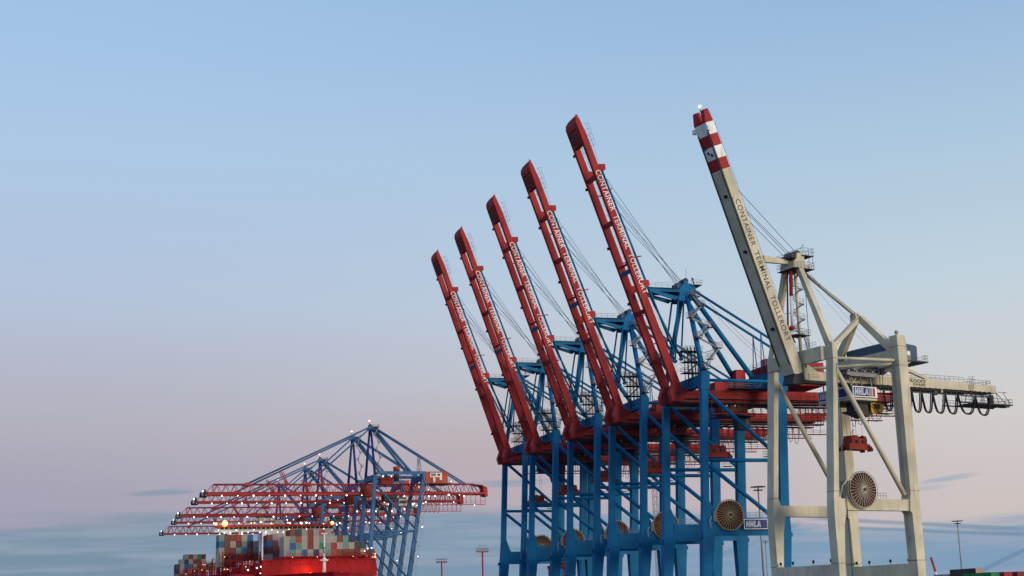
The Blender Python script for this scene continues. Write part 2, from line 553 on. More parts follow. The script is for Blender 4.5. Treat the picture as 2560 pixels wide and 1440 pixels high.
def spreader(name, label, x, y, z, rz, scale=1.0, rope_to=8.0, group=None):
    t = thing(name, label, 'spreader', (x, y, z), rz, group)
    mb = MB()
    for sx in (-1, 1):
        mb.beam((sx*.9, -3.0, .35), (sx*.9, 3.0, .35), .5, 1.15, 'rust')
        for sy in (-1, 1):
            mb.box(sx*.5, sx*1.35, sy*2.7, sy*3.3, -.5, .5, 'rust')
            mb.box(sx*1.05, sx*1.4, sy*3.0, sy*3.5, -.45, .15, 'dark_steel')
    for y0 in (-2.2, 0, 2.2):
        mb.box(-1.0, 1.0, y0-.3, y0+.3, .3, .85, 'rust')
    mb.make('spreader_frame', t)
    mb = MB()
    mb.prism([(-1.15, .95), (-1.15, 2.0), (1.15, 2.0), (1.15, .95)], -2.2, 2.2, 'rust')
    for sy in (-1, 1):
        mb.box(-1.0, 1.0, sy*1.7-.5, sy*1.7+.5, 2.0, 2.5, 'rust')
    for sy in (-1, 1):
        mb.box(-.45, .45, sy*1.15-.35, sy*1.15+.35, .8, 1.2, 'dark_steel')
    mb.box(-.4, .4, -.6, .6, 1.9, 2.7, 'rust')
    for sy in (-1, 1):
        for sx in (-1, 1):
            mb.tube((sx*1.2, sy*.9-.3, 1.4), (sx*1.2, sy*.9+.3, 1.4), .3, 'dark_steel', 10)
            mb.beam((sx*1.18, sy*2.1, 1.9), (sx*1.18, sy*1.2, 1.0), .1, .18, 'dark_steel')
        mb.path([(.6, sy*.5, 2.5), (.8, sy*.3, 3.2), (.2, 0, 3.9)], .06, 'black', 5)
    mb.make('headblock', t)
    for sx in (-1, 1):
        for sy in (-1, 1):
            p = MB()
            p.tube((sx*.75, sy*1.3-.14, 2.15), (sx*.75, sy*1.3+.14, 2.15), .5, 'rust', 14)
            p.tube((sx*.75, sy*1.3-.2, 2.15), (sx*.75, sy*1.3+.2, 2.15), .16, 'dark_steel', 8)
            p.make('pulley', t)
    for sx in (-1, 1):
        for sy in (-1, 1):
            MB().tube((sx*.75, sy*1.3, 2.3), (sx*.9, sy*1.5, rope_to), .03, 'rope', 5).make('hoist_rope', t)
    return t

# ------------------------------------------------------------------ blue ship to shore crane, boom raised
HW = 10.5
def uw(z): return -1.08+.050*(z-30)          # waterside leg axis
def ul(z): return 17.96+.050*(z-32)          # landside leg axis
def blue_crane(x, y, label):
    root = thing('container_crane', label, 'crane', (x, y, QZ), 0, 'blue container cranes with raised red booms')
    P = lambda mb, name, par=root: mb.make(name, par, QZ)
    B = 'blue'
    # legs
    for sv in (-1, 1):
        v = sv*HW
        for ax, w, d, sgn in ((uw, 1.5, 1.35, 1), (ul, 2.05, 1.6, -1)):
            mb = MB()
            secs = []
            for z, wi, wo_, dd in ((9.6, .85, .85, .8), (15, 1.15, 1.05, .9), (22.9, 1.75, w/2+.25, 1.0), (26.9, 2.3, w/2+.1, d/1.9), (30.6, w/2, w/2, d/2), (58.7, w/2, w/2, d/2)):
                a, c = (wo_, wi) if sgn > 0 else (wi, wo_)
                secs.append((z, ax(z)-a, ax(z)+c, v-dd, v+dd))
            mb.loft(secs, B)
            for z in (39.5, 47.5, 55.0):
                mb.box(ax(z)-w/2-.04, ax(z)+w/2+.04, v-d/2-.04, v+d/2+.04, z, z+.08, B)
            # corner block at the top
            mb.loft([(55.0, ax(55)-w/2-.1, ax(55)+w/2+.35, v-d/2-.1, v+d/2+.1), (58.3, ax(58)-w/2-.1, ax(58)+w/2+.5, v-d/2-.1, v+d/2+.1), (59.2, ax(59)-w/2+.2, ax(59)+w/2-.1, v-d/2+.1, v+d/2-.1)], B)
            mb.box(ax(23)-sgn*(w/2+.2), ax(23)-sgn*(w/2+.8), v-.5, v+.5, 22.7, 23.6, B)
            P(mb, 'leg')
        mb = MB().box(uw(25)+1.6, ul(25)-1.6, v-.95, v+.95, 23.1, 26.9, B)
        mb.box(uw(25)+2.0, ul(25)-2.0, v-1.25, v-.97, 23.0, 23.25, B)
        P(mb, 'portal_beam')
        r = MB().rail([(uw(27)+2.4, v-.7, 26.9), (ul(27)-2.4, v-.7, 26.9)], 1.1)
        P(r, 'railing')
        P(MB().tube((uw(57.2)+.5, v, 57.2), (ul(57.2)-.9, v, 57.2), .36, B, 14), 'tie_tube')
        P(MB().tube((uw(39.5)+.6, v, 39.5), (ul(39.5)-.9, v, 39.5), .42, B, 14), 'brace')
        P(MB().tube((uw(54.6)+.6, v, 54.6), (ul(40.2)-.7, v, 40.2), .46, B, 14), 'brace')
        P(MB().tube((uw(38.6)+.6, v, 38.7), (ul(26.6)-1.2, v, 25.9), .46, B, 14), 'brace')
        mb = MB().deck(ul(40)-4.6, ul(40)-2.4, v-1.2, v+.2, 40.3)
        P(mb, 'service_platform')
    # sills, bogies
    for ax in (uw, ul):
        P(MB().box(ax(8)-.9, ax(8)+.9, -HW-1.2, HW+1.2, 7.9, 9.6, B), 'sill_beam')
        for sv in (-1, 1):
            mb = MB()
            mb.box(ax(8)-.6, ax(8)+.6, sv*HW-4.2, sv*HW+4.2, 6.9, 7.9, 'dark_steel')
            for i in range(8):
                yy = sv*HW-3.7+i*1.06
                mb.tube((ax(8)-.18, yy, 6.4), (ax(8)+.18, yy, 6.4), .39, 'dark_steel', 14)
            P(mb, 'bogie')
    # upper cross beams
    P(MB().box(uw(57)-.75, uw(57)+.75, -HW+.7, HW-.7, 56.0, 58.5, B), 'cross_beam')
    P(MB().box(ul(57)-.95, ul(57)+.95, -HW+.8, HW-.8, 56.4, 60.0, B), 'cross_beam')
    # main girders
    for sv in (-1, 1):
        v0, v1 = sv*3.5, sv*2.0
        mb = MB().prism([(-3.4, 54.4), (-2.2, 56.1), (48, 56.1), (54, 55.7), (54, 54.5), (47, 53.9), (-2.6, 53.5)], v0, v1, 'red')
        mb.box(-3.0, 53.5, v0+sv*.05, v1-sv*.05, 53.2, 53.5, 'dark_steel')
        for i in range(14):
            mb.box(2+i*3.7, 2.08+i*3.7, v0-sv*.02, v0+sv*.06, 53.95, 56.05, 'red')
        g = P(mb, 'main_girder')
        mb = MB().box(-1.5, 53.5, v0+sv*.1, v0+sv*1.0, 54.0, 54.08, 'dark_steel')
        mb.rail([(-1.5, v0+sv*.95, 54.08), (53.5, v0+sv*.95, 54.08)], 1.1, 'rust', 1.9)
        for i in range(24):
            uu = 5+i*2.05
            mb.tube((uu, v0+sv*.3, 54), (uu, v0+sv*.3, 50.8), .06, 'rust', 4)
        mb.box(4.6, 53.6, v0+sv*.05, v0+sv*.8, 50.6, 50.8, 'rust')
        mb.rail([(4.6, v0+sv*.8, 50.8), (53.6, v0+sv*.8, 50.8)], 1.0, 'rust', 2.1)
        P(mb, 'walkway', g)
    for uu in (6, 14, 22, 30, 38, 46, 53):
        P(MB().box(uu-.3, uu+.3, -2.01, 2.01, 54.5, 55.6, 'red'), 'girder_tie')
    mb = MB().deck(48, 55.6, -4.2, 4.2, 56.25, 'red', 'rust', step=2)
    P(mb, 'end_platform')
    for i in range(16):
        P(MB().path(loop(23+i*1.7, 24.5+i*1.7, 3.9, 53.3, 3.6+.5*(i % 2), 10), .07, 'black', 5), 'festoon_cable')
    for i, (uu, vv) in enumerate(((9.6, -2.0), (11.7, -2.0), (34.0, 2.0), (37.0, 2.0))):
        mb = MB().ball((uu, vv, 52.9), .32, 'lens', 8)
        mb.tube((uu, vv, 53.2), (uu, vv, 53.5), .12, 'dark_steel', 6)
        P(mb, 'floodlight')
    # boom hinge and raised boom
    def upu(z): return -2.1-.3485*(z-57.4)      # upper (landward) edge
    def lou(z): return upu(z)-(1.95-.45*(z-56)/62)      # lower (waterward) edge
    dirv = Vector((-.329, 0, .944))
    for sv in (-1, 1):
        v0, v1 = sv*3.5, sv*2.4
        mb = MB()
        mb.prism([(lou(55.9), 55.9), (-2.3, 56.5), (upu(57.6), 57.6), (upu(115.6), 115.6), (upu(117.2)-.2, 117.2), (upu(119)-.35, 119.0), (lou(119)+.35, 119.2), (lou(118), 118.0), (lou(113), 113)], v0, v1, 'red')
        # trolley rail flanges on the lower edge
        mb.beam((lou(58)-.02, v1+sv*.6, 58), (lou(117)-.02, v1+sv*.6, 117), .3, .16, 'red', ref=(0, 1, 0))
        # text
        if sv < 0:
            xa = Vector((.3435, 0, -.9391)); ya = Vector((.9391, 0, .3435))
            o = Vector((lou(106.4)+.24, v0-.012, 106.4))
            mb.text('CONTAINER  TERMINAL  TOLLERORT', o, xa, ya, 30.4, 1.3, 'letter_white', .004, 1.1)
        bg = P(mb, 'boom_girder')
        # forestay anchorages
        for z0 in (107.3, 80.3):
            mb = MB().prism([(upu(z0-.9), z0-.9), (upu(z0+.8), z0+.8), (upu(z0)+1.5, z0+.95), (upu(z0)+1.6, z0-.3)], v0+sv*.02, v1-sv*.02, 'red')
            P(mb, 'stay_bracket', bg)
        for z0, L in ((102.2, 1.7), (86.5, 2.7), (67.6, 2.3)):
            MBs = MB().beam((upu(z0)-.1, sv*2.8, z0), (upu(z0)+L-.3, sv*2.8, z0+.42), .22, .26, 'red')
            P(MBs, 'stay_rest', bg)
        for z0 in (63, 77, 90, 104, 112):
            P(MB().box(lou(z0)-.35, lou(z0)+.1, v0-sv*.02, v0+sv*.4, z0-.3, z0+.3, 'dark_steel'), 'junction_box', bg)
        # walkway rail inside the boom
        mb = MB()
        mb.rail([(upu(60)+.02, v1, 60), (upu(115)+.02, v1, 115)], 1.0, 'grey_steel', 2.6, .028, (.94, 0, .34))
        P(mb, 'railing', bg)
    mb = MB()
    for z in (105.7, 95, 74.5, 63.5):
        mb.beam((lou(z)+.9, -2.41, z), (lou(z)+.9, 2.41, z), .9, 1.0, 'red', ref=dirv)
    mb.beam((lou(85.4)+1.0, -2.41, 85.4), (lou(85.4)+1.0, 2.41, 85.4), .5, .5, 'red', ref=dirv)
    P(mb, 'boom_cross_beam')
    mb = MB().beam((lou(83.7)+.6, -2.41, 83.6), (lou(83.7)+.6, 2.41, 83.6), 1.0, .9, 'blue', ref=dirv)
    P(mb, 'latch_beam')
    mb = MB()
    mb.prism([(lou(113.2), 113.2), (lou(118), 118.0), (lou(119)+.3, 119.4), (upu(119.6)-.2, 120.3), (upu(117.6), 117.6), (lou(113.2)+1.0, 113.2)], -2.41, 2.41, 'red')
    mb.beam((lou(116.9)-.08, -2.2, 116.9), (lou(116.9)-.08, 2.2, 116.9), .3, .2, 'red')
    for i in range(3):
        for j in range(3):
            z0 = 113.7+i*.95
            mb.beam((lou(z0)-.05, -1.4+j*1.4, z0), (lou(z0+.7)-.05, -1.4+j*1.4, z0+.7), 1.0, .12, 'grating', ref=(0, 1, 0))
    mb.tube((-23.4, 0, 119.6), (-23.4, 0, 120.9), .05, 'grey_steel', 5)
    hd = P(mb, 'boom_head')
    mb = MB()
    mb.rail([(-22.9, 3.3, 117.6), (-21.2, 3.3, 112.4)], 1.3, 'grey_steel', 1.5, .04, (.94, 0, .34))
    mb.rail([(-22.9, -3.3, 117.6), (-21.2, -3.3, 112.4)], 1.3, 'grey_steel', 1.5, .04, (.94, 0, .34))
    P(mb, 'railing', hd)
    P(MB().ball((-23.4, 0, 121.05), .22, 'lens', 8), 'beacon', hd)
    for sv in (-1, 1):
        mb = MB().prism([(-4.3, 53.4), (-4.8, 55.2), (-3.9, 57.6), (-2.2, 57.0), (-.9, 56.2), (-.9, 53.5)], sv*3.7, sv*1.9, 'red')
        mb.tube((-3.0, sv*3.9, 55.4), (-3.0, sv*1.8, 55.4), .5, 'dark_steel', 14)
        P(mb, 'boom_hinge')
    # A frame
    AP = Vector((1.9, 0, 78.2))
    for sv in (-1, 1):
        P(MB().tube((uw(58.8), sv*HW, 58.6), (1.6, sv*1.5, 78.4), .62, B, 16, .55), 'mast_leg')
        P(MB().tube((2.6, sv*1.8, 78.6), (15.6, sv*4.0, 59.2), .58, B, 16), 'rear_brace')
        bs = P(MB().tube((3.2, sv*1.9, 79.6), (43.0, sv*2.1, 56.6), .30, B, 12), 'backstay')
        mb = MB()
        zt = 79.6-(19.6-3.2)*23/39.8
        mb.tube((18.9, sv*2.0, 57.5), (19.6, sv*2.0, zt), .13, B, 6)
        mb.tube((20.5, sv*2.0, 57.5), (19.6, sv*2.0, zt), .13, B, 6)
        mb.tube((19.1, sv*2.0, 62.5), (20.1, sv*2.0, 62.5), .09, B, 6)
        P(mb, 'stay_post', bs)
        # folded forestays
        v = sv*2.3
        mb = MB().tube((upu(107)+1.1, v, 106.8), (-2.9, v, 65.2), .24, B, 10)
        mb.tube((-2.9, v-.3, 65.0), (-2.9, v+.3, 65.0), .5, B, 12)
        mb.tube((-2.9, v, 65.2), (-.6, v*.8, 78.2), .22, B, 10)
        P(mb, 'forestay')
        v = sv*1.7
        mb = MB().tube((upu(80)+1.2, v, 80.0), (-.8, v, 63.6), .24, B, 10)
        mb.tube((-.8, v-.3, 63.5), (-.8, v+.3, 63.5), .45, B, 12)
        mb.tube((-.8, v, 63.6), (.7, v, 77.8), .2, B, 10)
        P(mb, 'forestay')
    # apex
    mb = MB()
    mb.prism([(-.6, 77.0), (-.3, 79.9), (.6, 81.0), (2.4, 81.2), (3.7, 80.4), (3.6, 78.2), (2.2, 77.0)], -2.0, 2.0, B)
    mb.prism([(-1.6, 77.1), (-7.9, 78.9), (-7.9, 79.7), (-.2, 79.9), (-.3, 79.0), (-5.8, 79.0), (-.5, 77.9)], -2.1, -1.7, B)
    mb.prism([(-1.6, 77.1), (-7.9, 78.9), (-7.9, 79.7), (-.2, 79.9), (-.3, 79.0), (-5.8, 79.0), (-.5, 77.9)], 1.7, 2.1, B)
    for uu in (-7.6, -5.2, -2.6):
        mb.box(uu-.15, uu+.15, -1.69, 1.69, 79.1, 79.5, B)
    for uu, zz in ((-.2, 80.9), (1.6, 82.0)):
        for vv in (-1.2, 0, 1.2):
            mb.tube((uu, vv-.2, zz), (uu, vv+.2, zz), .62, 'dark_steel', 14)
        mb.box(uu-.5, uu+.5, -1.5, 1.5, zz-.9, zz-.1, B)
    ap = P(mb, 'apex_head')
    mb = MB().deck(-8.0, -.4, -2.5, 2.5, 79.85)
    mb.deck(2.6, 5.2, -2.4, 2.4, 80.9)
    mb.deck(2.4, 4.6, -2.4, 2.4, 78.2)
    mb.tube((1.6, -1.6, 82), (1.6, -1.6, 84.6), .05, 'grey_steel', 5)
    mb.tube((5.0, 1.6, 82), (4.7, 1.6, 83.2), .16, 'dark_steel', 6)
    mb.ball((4.7, 1.6, 83.2), .3, 'dark_steel', 6)
    P(mb, 'service_platform', ap)
    for i, vv in enumerate((-2.2, -1.6, -.6, .6, 1.6, 2.2)):
        z0 = 106.6-(i % 3)*3.2
        P(MB().tube((upu(z0)+.9, vv, z0), (-.2+.35*(i % 3)*2, vv*.6, 81.3+.25*(i % 3)), .05, 'rope', 5), 'rope')
    P(MB().path(sag((4.6, -.8, 80), (26, -1.0, 60.6), .9), .035, 'rope', 4), 'rope')
    P(MB().path(sag((4.6, .8, 80), (26, 1.0, 60.6), .9), .035, 'rope', 4), 'rope')
    # stairs up the near mast leg
    def lv(z): return -HW+(z-58.6)/19.8*9.0
    pl = [(.6, 59.6), (2.2, 62.0), (5.0, 64.8), (.8, 67.2), (4.4, 70.0), (.2, 72.3), (3.6, 75.4), (2.2, 78.1)]
    mb = MB()
    for i, (uu, zz) in enumerate(pl):
        vv = lv(zz)-1.5
        mb.deck(uu-.8, uu+.8, vv-.6, vv+.6, zz, step=.9, h=1.2)
        mb.beam((uu, vv+.3, zz-.15), (1.0, lv(zz), zz-1.2), .12, .16, 'grey_steel')
        if i:
            u0, z0 = pl[i-1]
            mb.stair((u0, lv(z0)-1.5, z0), (uu, vv, zz), .7)
    P(mb, 'stairway')
    mb = MB()
    for zz, a, c in ((59.6, -2.4, 3.0), (62.1, -2.2, 2.6), (64.5, -2.9, 2.4)):
        mb.deck(a, c, -6.6, -4.2, zz, step=1.1)
    for uu in (-1.4, -.5, .4, 1.3):
        for vv in (-6.2, -4.6):
            mb.tube((uu, vv, 56.4), (uu+.1, vv, 65.6), .09, 'dark_steel', 5)
    mb.stair((-1.2, -5.4, 59.6), (1.6, -5.4, 62.1), .7)
    mb.stair((1.6, -5.0, 62.1), (-1.2, -5.0, 64.5), .7)
    P(mb, 'stair_tower')
    # machinery house and boxes on the girders
    mb = MB().box(20.6, 33.0, -6.2, 7.4, 57.2, 62.6, 'red')
    for i in range(13):
        mb.box(20.5, 20.6, -5.9+i*1.03, -5.8+i*1.03, 57.4, 62.4, 'red')
    mh = P(mb, 'machinery_house')
    mb = MB().rail([(20.8, 7.2, 62.6), (20.8, -6.0, 62.6), (32.8, -6.0, 62.6), (32.8, 7.2, 62.6)], 1.1)
    P(mb, 'railing', mh)
    mb = MB().tube((23.4, 3.2, 62.6), (23.4, 3.2, 64.4), 1.5, 'red', 20)
    mb.ball((23.4, 3.2, 64.4), 1.5, 'red', 18, .35)
    P(mb, 'vent_drum', mh)
    mb = MB().box(14.4, 16.8, 1.6, 4.6, 56.3, 61.7, 'red')
    mb.box(14.3, 16.9, 1.5, 4.7, 61.7, 61.85, 'dark_steel')
    mb.box(14.36, 14.4, 2.4, 3.4, 57, 59.2, 'dark_steel')
    P(mb, 'lift_house')
    mb = MB().box(8.9, 13.5, 1.7, 4.4, 56.5, 58.9, 'red')
    mb.box(13.0, 16.0, -1.0, 1.2, 56.5, 57.4, 'dark_steel')
    P(mb, 'equipment_box')
    mb = MB().stair((16.0, -4.6, 56.4), (20.4, -4.6, 60.2), .9)
    mb.deck(9.0, 18.6, -5.6, -3.4, 56.4, 'dark_steel')
    P(mb, 'access_stair')
    # trolley with cab
    mb = MB().box(8.5, 15.0, -1.9, 1.9, 51.3, 53.0, 'dark_steel')
    for uu in (9.0, 10.8, 12.6, 14.4):
        for vv in (-1.5, 1.5):
            mb.tube((uu, vv*1.4-.2, 53.0), (uu, vv*1.4+.2, 53.0), .45, 'rust', 12)
    mb.box(9.2, 11.4, -2.4, 2.4, 50.6, 51.6, 'rust')
    mb.deck(8.0, 16.5, -2.6, 2.6, 50.6, 'dark_steel', 'rust')
    tr = P(mb, 'trolley')
    mb = MB().prism([(13.0, 47.6), (12.6, 49.0), (12.6, 50.3), (15.8, 50.3), (15.8, 47.6)], -1.2, 1.2, 'dark_steel')
    mb.box(12.55, 12.6, -1.0, 1.0, 48.9, 50.1, 'glass')
    mb.box(13.0, 15.4, -1.24, -1.2, 48.6, 50.0, 'glass')
    P(mb, 'operator_cab', tr)
    # cable reel and sign on the near portal beam
    P(cable_reel(3.9, -HW-1.75, 27.5, 3.3, 'brass'), 'cable_reel')
    mb = MB().path([(-.3, -HW-1.4, 27.2), (-.9, -HW-1.5, 26.4), (-.7, -HW-1.5, 25.2), (-.9, -HW-1.4, 24.6)], .12, 'grey_steel', 6)
    mb.box(.2, 1.0, -HW-1.2, -HW-.97, 26.2, 28.4, 'grey_steel')
    P(mb, 'cable_guide')
    vs = -HW-1.9
    mb = MB().box(7.0, 14.2, vs, vs+.2, 24.35, 26.55, 'letter_white')
    mb.box(7.14, 12.55, vs-.03, vs+.02, 24.5, 26.4, 'navy')
    mb.box(12.75, 13.95, vs-.03, vs+.02, 24.5, 26.4, 'red')
    hhla(mb, 7.45, 24.82, 1.28, vs-.06)
    for uu in (7.6, 10.6, 13.6):
        mb.beam((uu, vs+.2, 25.2), (uu, -HW-.9, 25.2), .15, .15, 'dark_steel')
    P(mb, 'sign_board')
    return root
XW = 135.4
YB = [297.2, 331.9, 363.5, 397.3, 425.5]
LB = ['nearest blue container crane, standing right behind the grey crane with its red boom raised highest',
      'second blue container crane counted away from the grey crane, red lettered boom raised',
      'middle one of the five blue container cranes with raised red booms',
      'fourth blue container crane from the grey one, second smallest of the raised red booms',
      'farthest and smallest looking blue container crane, at the left end of the raised red booms']
c0 = blue_crane(XW, YB[0], LB[0])
for y, l, sh in zip(YB[1:], LB[1:], (.3, -1.5, .6, -.8)):
    dup(c0, (XW, y, QZ), l, sh)
SL = ['rusty red spreader hanging inside the nearest blue crane', 'rusty red spreader hanging inside the second blue crane from the grey one',
      'rusty red spreader hanging inside the middle blue crane', 'rusty red spreader hanging inside the fourth blue crane from the grey one',
      'rusty red spreader hanging inside the farthest blue crane']
for i, (y, l) in enumerate(zip(YB, SL)):
    spreader('spreader', l, XW+(7.2, 7.2, 5.6, 7.4, 6.8)[i], y, (41.4, 41.4, 42.2, 41.6, 41.0)[i], R(90), 1, 8.9, 'spreaders hanging under the blue cranes')

# ------------------------------------------------------------------ grey crane
GX, GY, GR = 138.14, 240.0, R(12)
GF = 17.5
def grey_crane():
    root = thing('container_crane', 'pale grey and cream container crane with red and white banded boom tip, nearest of all', 'crane', (GX, GY, QZ), GR)
    P = lambda mb, name, par=root: mb.make(name, par, QZ)
    C = 'cream'
    def seam(mb, a, c, v0, v1, z):
        mb.box(a-.03, c+.03, v0-.03, v1+.03, z, z+.07, 'dark_steel')
    for v in (0.0, GF):
        # waterside leg
        secs = [(9.4, .05, 1.35, v-.9, v+1.0), (15.3, .05, 1.65, v-.9, v+1.1), (22, -.05, 2.2, v-.9, v+1.15), (25.1, 0.0, 2.9, v-.9, v+1.15),
                (27.3, .1, 1.9, v-.9, v+1.1), (28.6, .25, 1.45, v-.9, v+1.1), (54, 2.6, 3.75, v-.9, v+1.1), (56.9, 2.65, 3.95, v-.9, v+1.1)]
        if v == 0:
            secs.append((57.3, 2.7, 3.3, v-.6, v+1.0))
        mb = MB().loft(secs, C)
        for z, a, c in ((28.6, .25, 1.45), (54.0, 2.6, 3.75), (15.3, .05, 1.65)):
            seam(mb, a, c, v-.9, v+1.1, z)
        P(mb, 'leg')
        # landside leg
        h = 59.7 if v == 0 else 57.8
        secs = [(9.4, 19.7, 21.5, v-1.0, v+1.3), (15.7, 19.6, 21.7, v-1.1, v+1.3), (22, 19.5, 21.7, v-1.1, v+1.3), (24.6, 19.45, 21.7, v-1.1, v+1.3),
                (25.1, 19.0, 21.7, v-1.1, v+1.3), (27.3, 19.2, 21.7, v-1.1, v+1.3), (28.6, 19.45, 21.7, v-1.1, v+1.3), (53.6, 19.5, 21.85, v-1.1, v+1.3), (57.4, 19.5, 21.85, v-1.1, v+1.3), (h, 19.6, 21.8, v-1.0, v+1.2)]
        mb = MB().loft(secs, C)
        for z in (28.9, 53.6, 57.4, 15.7):
            seam(mb, 19.5, 21.85, v-1.1, v+1.3, z)
        if v == 0:
            mb.tube((20.6, 0, 59.7), (20.6, 0, 60.3), .22, 'grey_steel', 8)
            mb.ball((20.6, 0, 60.4), .42, 'grey_steel', 10)
        P(mb, 'leg')
        mb = MB().box(1.6, 19.2, v-.75, v+.85, 25.1, 27.25, C)
        for uu in (3.2, 17.6):
            seam(mb, uu-.02, uu+.02, v-.75, v+.85, 25.1)
        for uu in (4, 7.5, 11, 14.5):
            mb.box(uu-.1, uu+.1, v-.9, v-.74, 25.0, 25.12, 'dark_steel')
        mb.box(3, 18, v-.8, v-.5, 25.0, 25.1, 'dark_steel')
        P(mb, 'portal_beam')
        P(MB().tube((3.3, v, 53.0), (18.9, v, 28.2), .48, C, 16), 'brace')
    P(MB().tube((3.7, .2, 54.25), (19.4, 0, 54.7), .30, C, 14), 'brace')
    P(MB().tube((3.3, GF-.6, 54.3), (19.2, .6, 54.15), .28, C, 14), 'brace')
    for a, c in ((.1, 1.5), (19.7, 21.5)):
        mb = MB().box(a, c, 1.12, GF-.92, 12.3, 15.2, C)
        mb.box(a, c, -1.2, GF+1.4, 8.2, 9.4, C)
        for v in (.2, GF):
            mb.box(a+.1, c-.1, v-4.0, v+4.0, 7.1, 8.2, 'dark_steel')
            for i in range(8):
                yy = v-3.5+i
                mb.tube(((a+c)/2-.18, yy, 6.42), ((a+c)/2+.18, yy, 6.42), .4, 'dark_steel', 14)
        P(mb, 'sill_beam')
        for v in (1.6, 6.5, 12.4, 16.0):
            mb = MB().tube((a+.3, v, 15.2), (a+.3, v, 15.7), .05, 'dark_steel', 5)
            mb.beam((a+.3, v, 15.75), (a+.05, v-.3, 16.05), .42, .36, 'black')
            P(mb, 'floodlight')
    mb = MB().tube((3.1, -.95, 9.5), (3.1, -.95, 27.2), .07, 'dark_steel', 6)
    mb.tube((2.6, -.98, 27.2), (3.3, -.98, 53.0), .05, 'grey_steel', 6)
    for z in (12, 15, 18, 21, 24):
        mb.box(2.2, 3.2, -1.0, -.9, z, z+.06, 'dark_steel')
    P(mb, 'cable_pipe')
    mb = MB()
    for dv in (-.25, .25):
        mb.tube((19.3, .4+dv, 15.8), (19.35, .4+dv, 53.5), .04, 'grey_steel', 4)
    for i in range(70):
        mb.tube((19.3, .15, 16+i*.54), (19.3, .65, 16+i*.54), .025, 'grey_steel', 4)
    P(mb, 'ladder')
    # upper cross beams along the quay
    P(MB().box(1.5, 2.62, 1.1, GF-.9, 53.9, 56.6, C), 'cross_beam')
    P(MB().prism([(19.6, 53.8), (19.6, 57.0), (21.4, 57.0), (21.4, 53.8)], 1.3, GF-1.1, C), 'cross_beam')
    mb = MB().rail([(1.7, 2.6, 56.6), (1.7, 8.0, 56.6)], 1.1, 'grey_steel', 1.1)
    P(mb, 'railing')
    # boom
    hv0, hv1 = 6.4, 10.1
    hr = Vector((1.45, 0, 52.75)); tr = Vector((-16.94, 0, 101.48))
    d = (tr-hr).normalized()
    n = Vector((-d.z, 0, d.x))*1.0                 # towards the waterward side
    if n.x > 0: n = -n
    LEN = (tr-hr).length
    W0 = 2.55; W1 = 2.0
    def bp(t, w):
        """t along the boom (m), w 0 = landward edge, 1 = waterward edge"""
        ww = W0+(W1-W0)*t/LEN
        q = hr+d*t+n*(ww*w)
        return (q.x, q.z)
    def T(z): return (z-hr.z)/d.z
    def seg(mb, t0, t1, k, v0=hv0, v1=hv1):
        mb.prism([bp(t0, 0), bp(t1, 0), bp(t1, 1), bp(t0, 1)], v0, v1, k)
    tb = [T(92.3), T(94.5), T(96.8), T(99.1), LEN]
    mb = MB()
    mb.prism([bp(1.2, 0), bp(tb[0], 0), bp(tb[0], 1), bp(.0, 1), bp(-.3, .65), bp(-.3, .25)], hv0, hv1, C)
    seg(mb, tb[0], tb[1], 'red')
    seg(mb, tb[1], tb[2], 'white')
    seg(mb, tb[2], tb[3], 'red')
    seg(mb, tb[3], LEN-.1, 'white')
    seg(mb, LEN-.1, LEN+.35, 'red')
    for v0, v1 in ((hv0, hv0+1.0), (hv1-1.0, hv1)):
        mb.prism([bp(LEN+.3, 0), bp(LEN+2.55, .12), bp(LEN+2.55, .62), bp(LEN+.3, 1)], v0, v1, 'red')
    # trolley rails along the waterward edge
    for vv in (hv0+.3, hv1-.3):
        a = hr+d*2+n*(W0+.12); c = hr+d*(LEN-2)+n*(W1+.12)
        mb.beam((a.x, vv, a.z), (c.x, vv, c.z), .22, .2, 'dark_steel', ref=(0, 1, 0))
    for t in (9.5, 25.5, 37.0):
        q = hr+d*t+n*(W0+(W1-W0)*t/LEN+.1)
        mb.box(q.x-.3, q.x+.1, 7.6, 8.3, q.z-.25, q.z+.25, 'black')
    xa = -d; ya = -n
    o = hr+d*T(86.2)+n*((W0+(W1-W0)*T(86.2)/LEN)*.80)
    mb.text('CONTAINER  TERMINAL  TOLLERORT', (o.x, hv0-.015, o.z), xa, ya, 29.4, 1.26, 'letter_dark', .006, 1.14)
    bm = P(mb, 'boom_girder')
    mb = MB()
    for vv in (hv0+.3, hv1-.3):
        a = hr+d*1-n*.5; c = hr+d*(LEN-.5)-n*.5
        mb.tube((a.x, vv, a.z), (c.x, vv, c.z), .035, 'dark_steel', 4)
        for i in range(30):
            q = hr+d*(1+i*(LEN-2)/29)
            e = q-n*.5
            mb.tube((q.x, vv, q.z), (e.x, vv, e.z), .03, 'dark_steel', 4)
    P(mb, 'railing', bm)
    for zz, vv in ((97.0, 9.2), (100.6, hv1+.3), (100.2, hv0-.2), (95.9, 8.6), (95.4, 7.8)):
        q = hr+d*T(zz)+n*(W1+.15)
        e_ = 1.0 if zz > 99 else .55
        mb = MB().box(q.x-.3*e_, q.x+.35, vv-.35*e_, vv+.35*e_, q.z-.4*e_, q.z+.5*e_, 'white' if zz > 99 else 'dark_steel')
        P(mb, 'floodlight', bm)
    q = hr+d*(LEN+.4)+n*1.0
    mb = MB().tube((q.x, 8.2, q.z), (q.x-.55, 8.2, q.z+2.6), .09, 'dark_steel', 6)
    mb.tube((q.x, 8.2, q.z), (q.x+.2, 7.4, q.z+1.4), .03, 'dark_steel', 4)
    mb.ball((q.x-.6, 8.2, q.z+3.1), .3, 'beacon', 8)
    P(mb, 'beacon', bm)
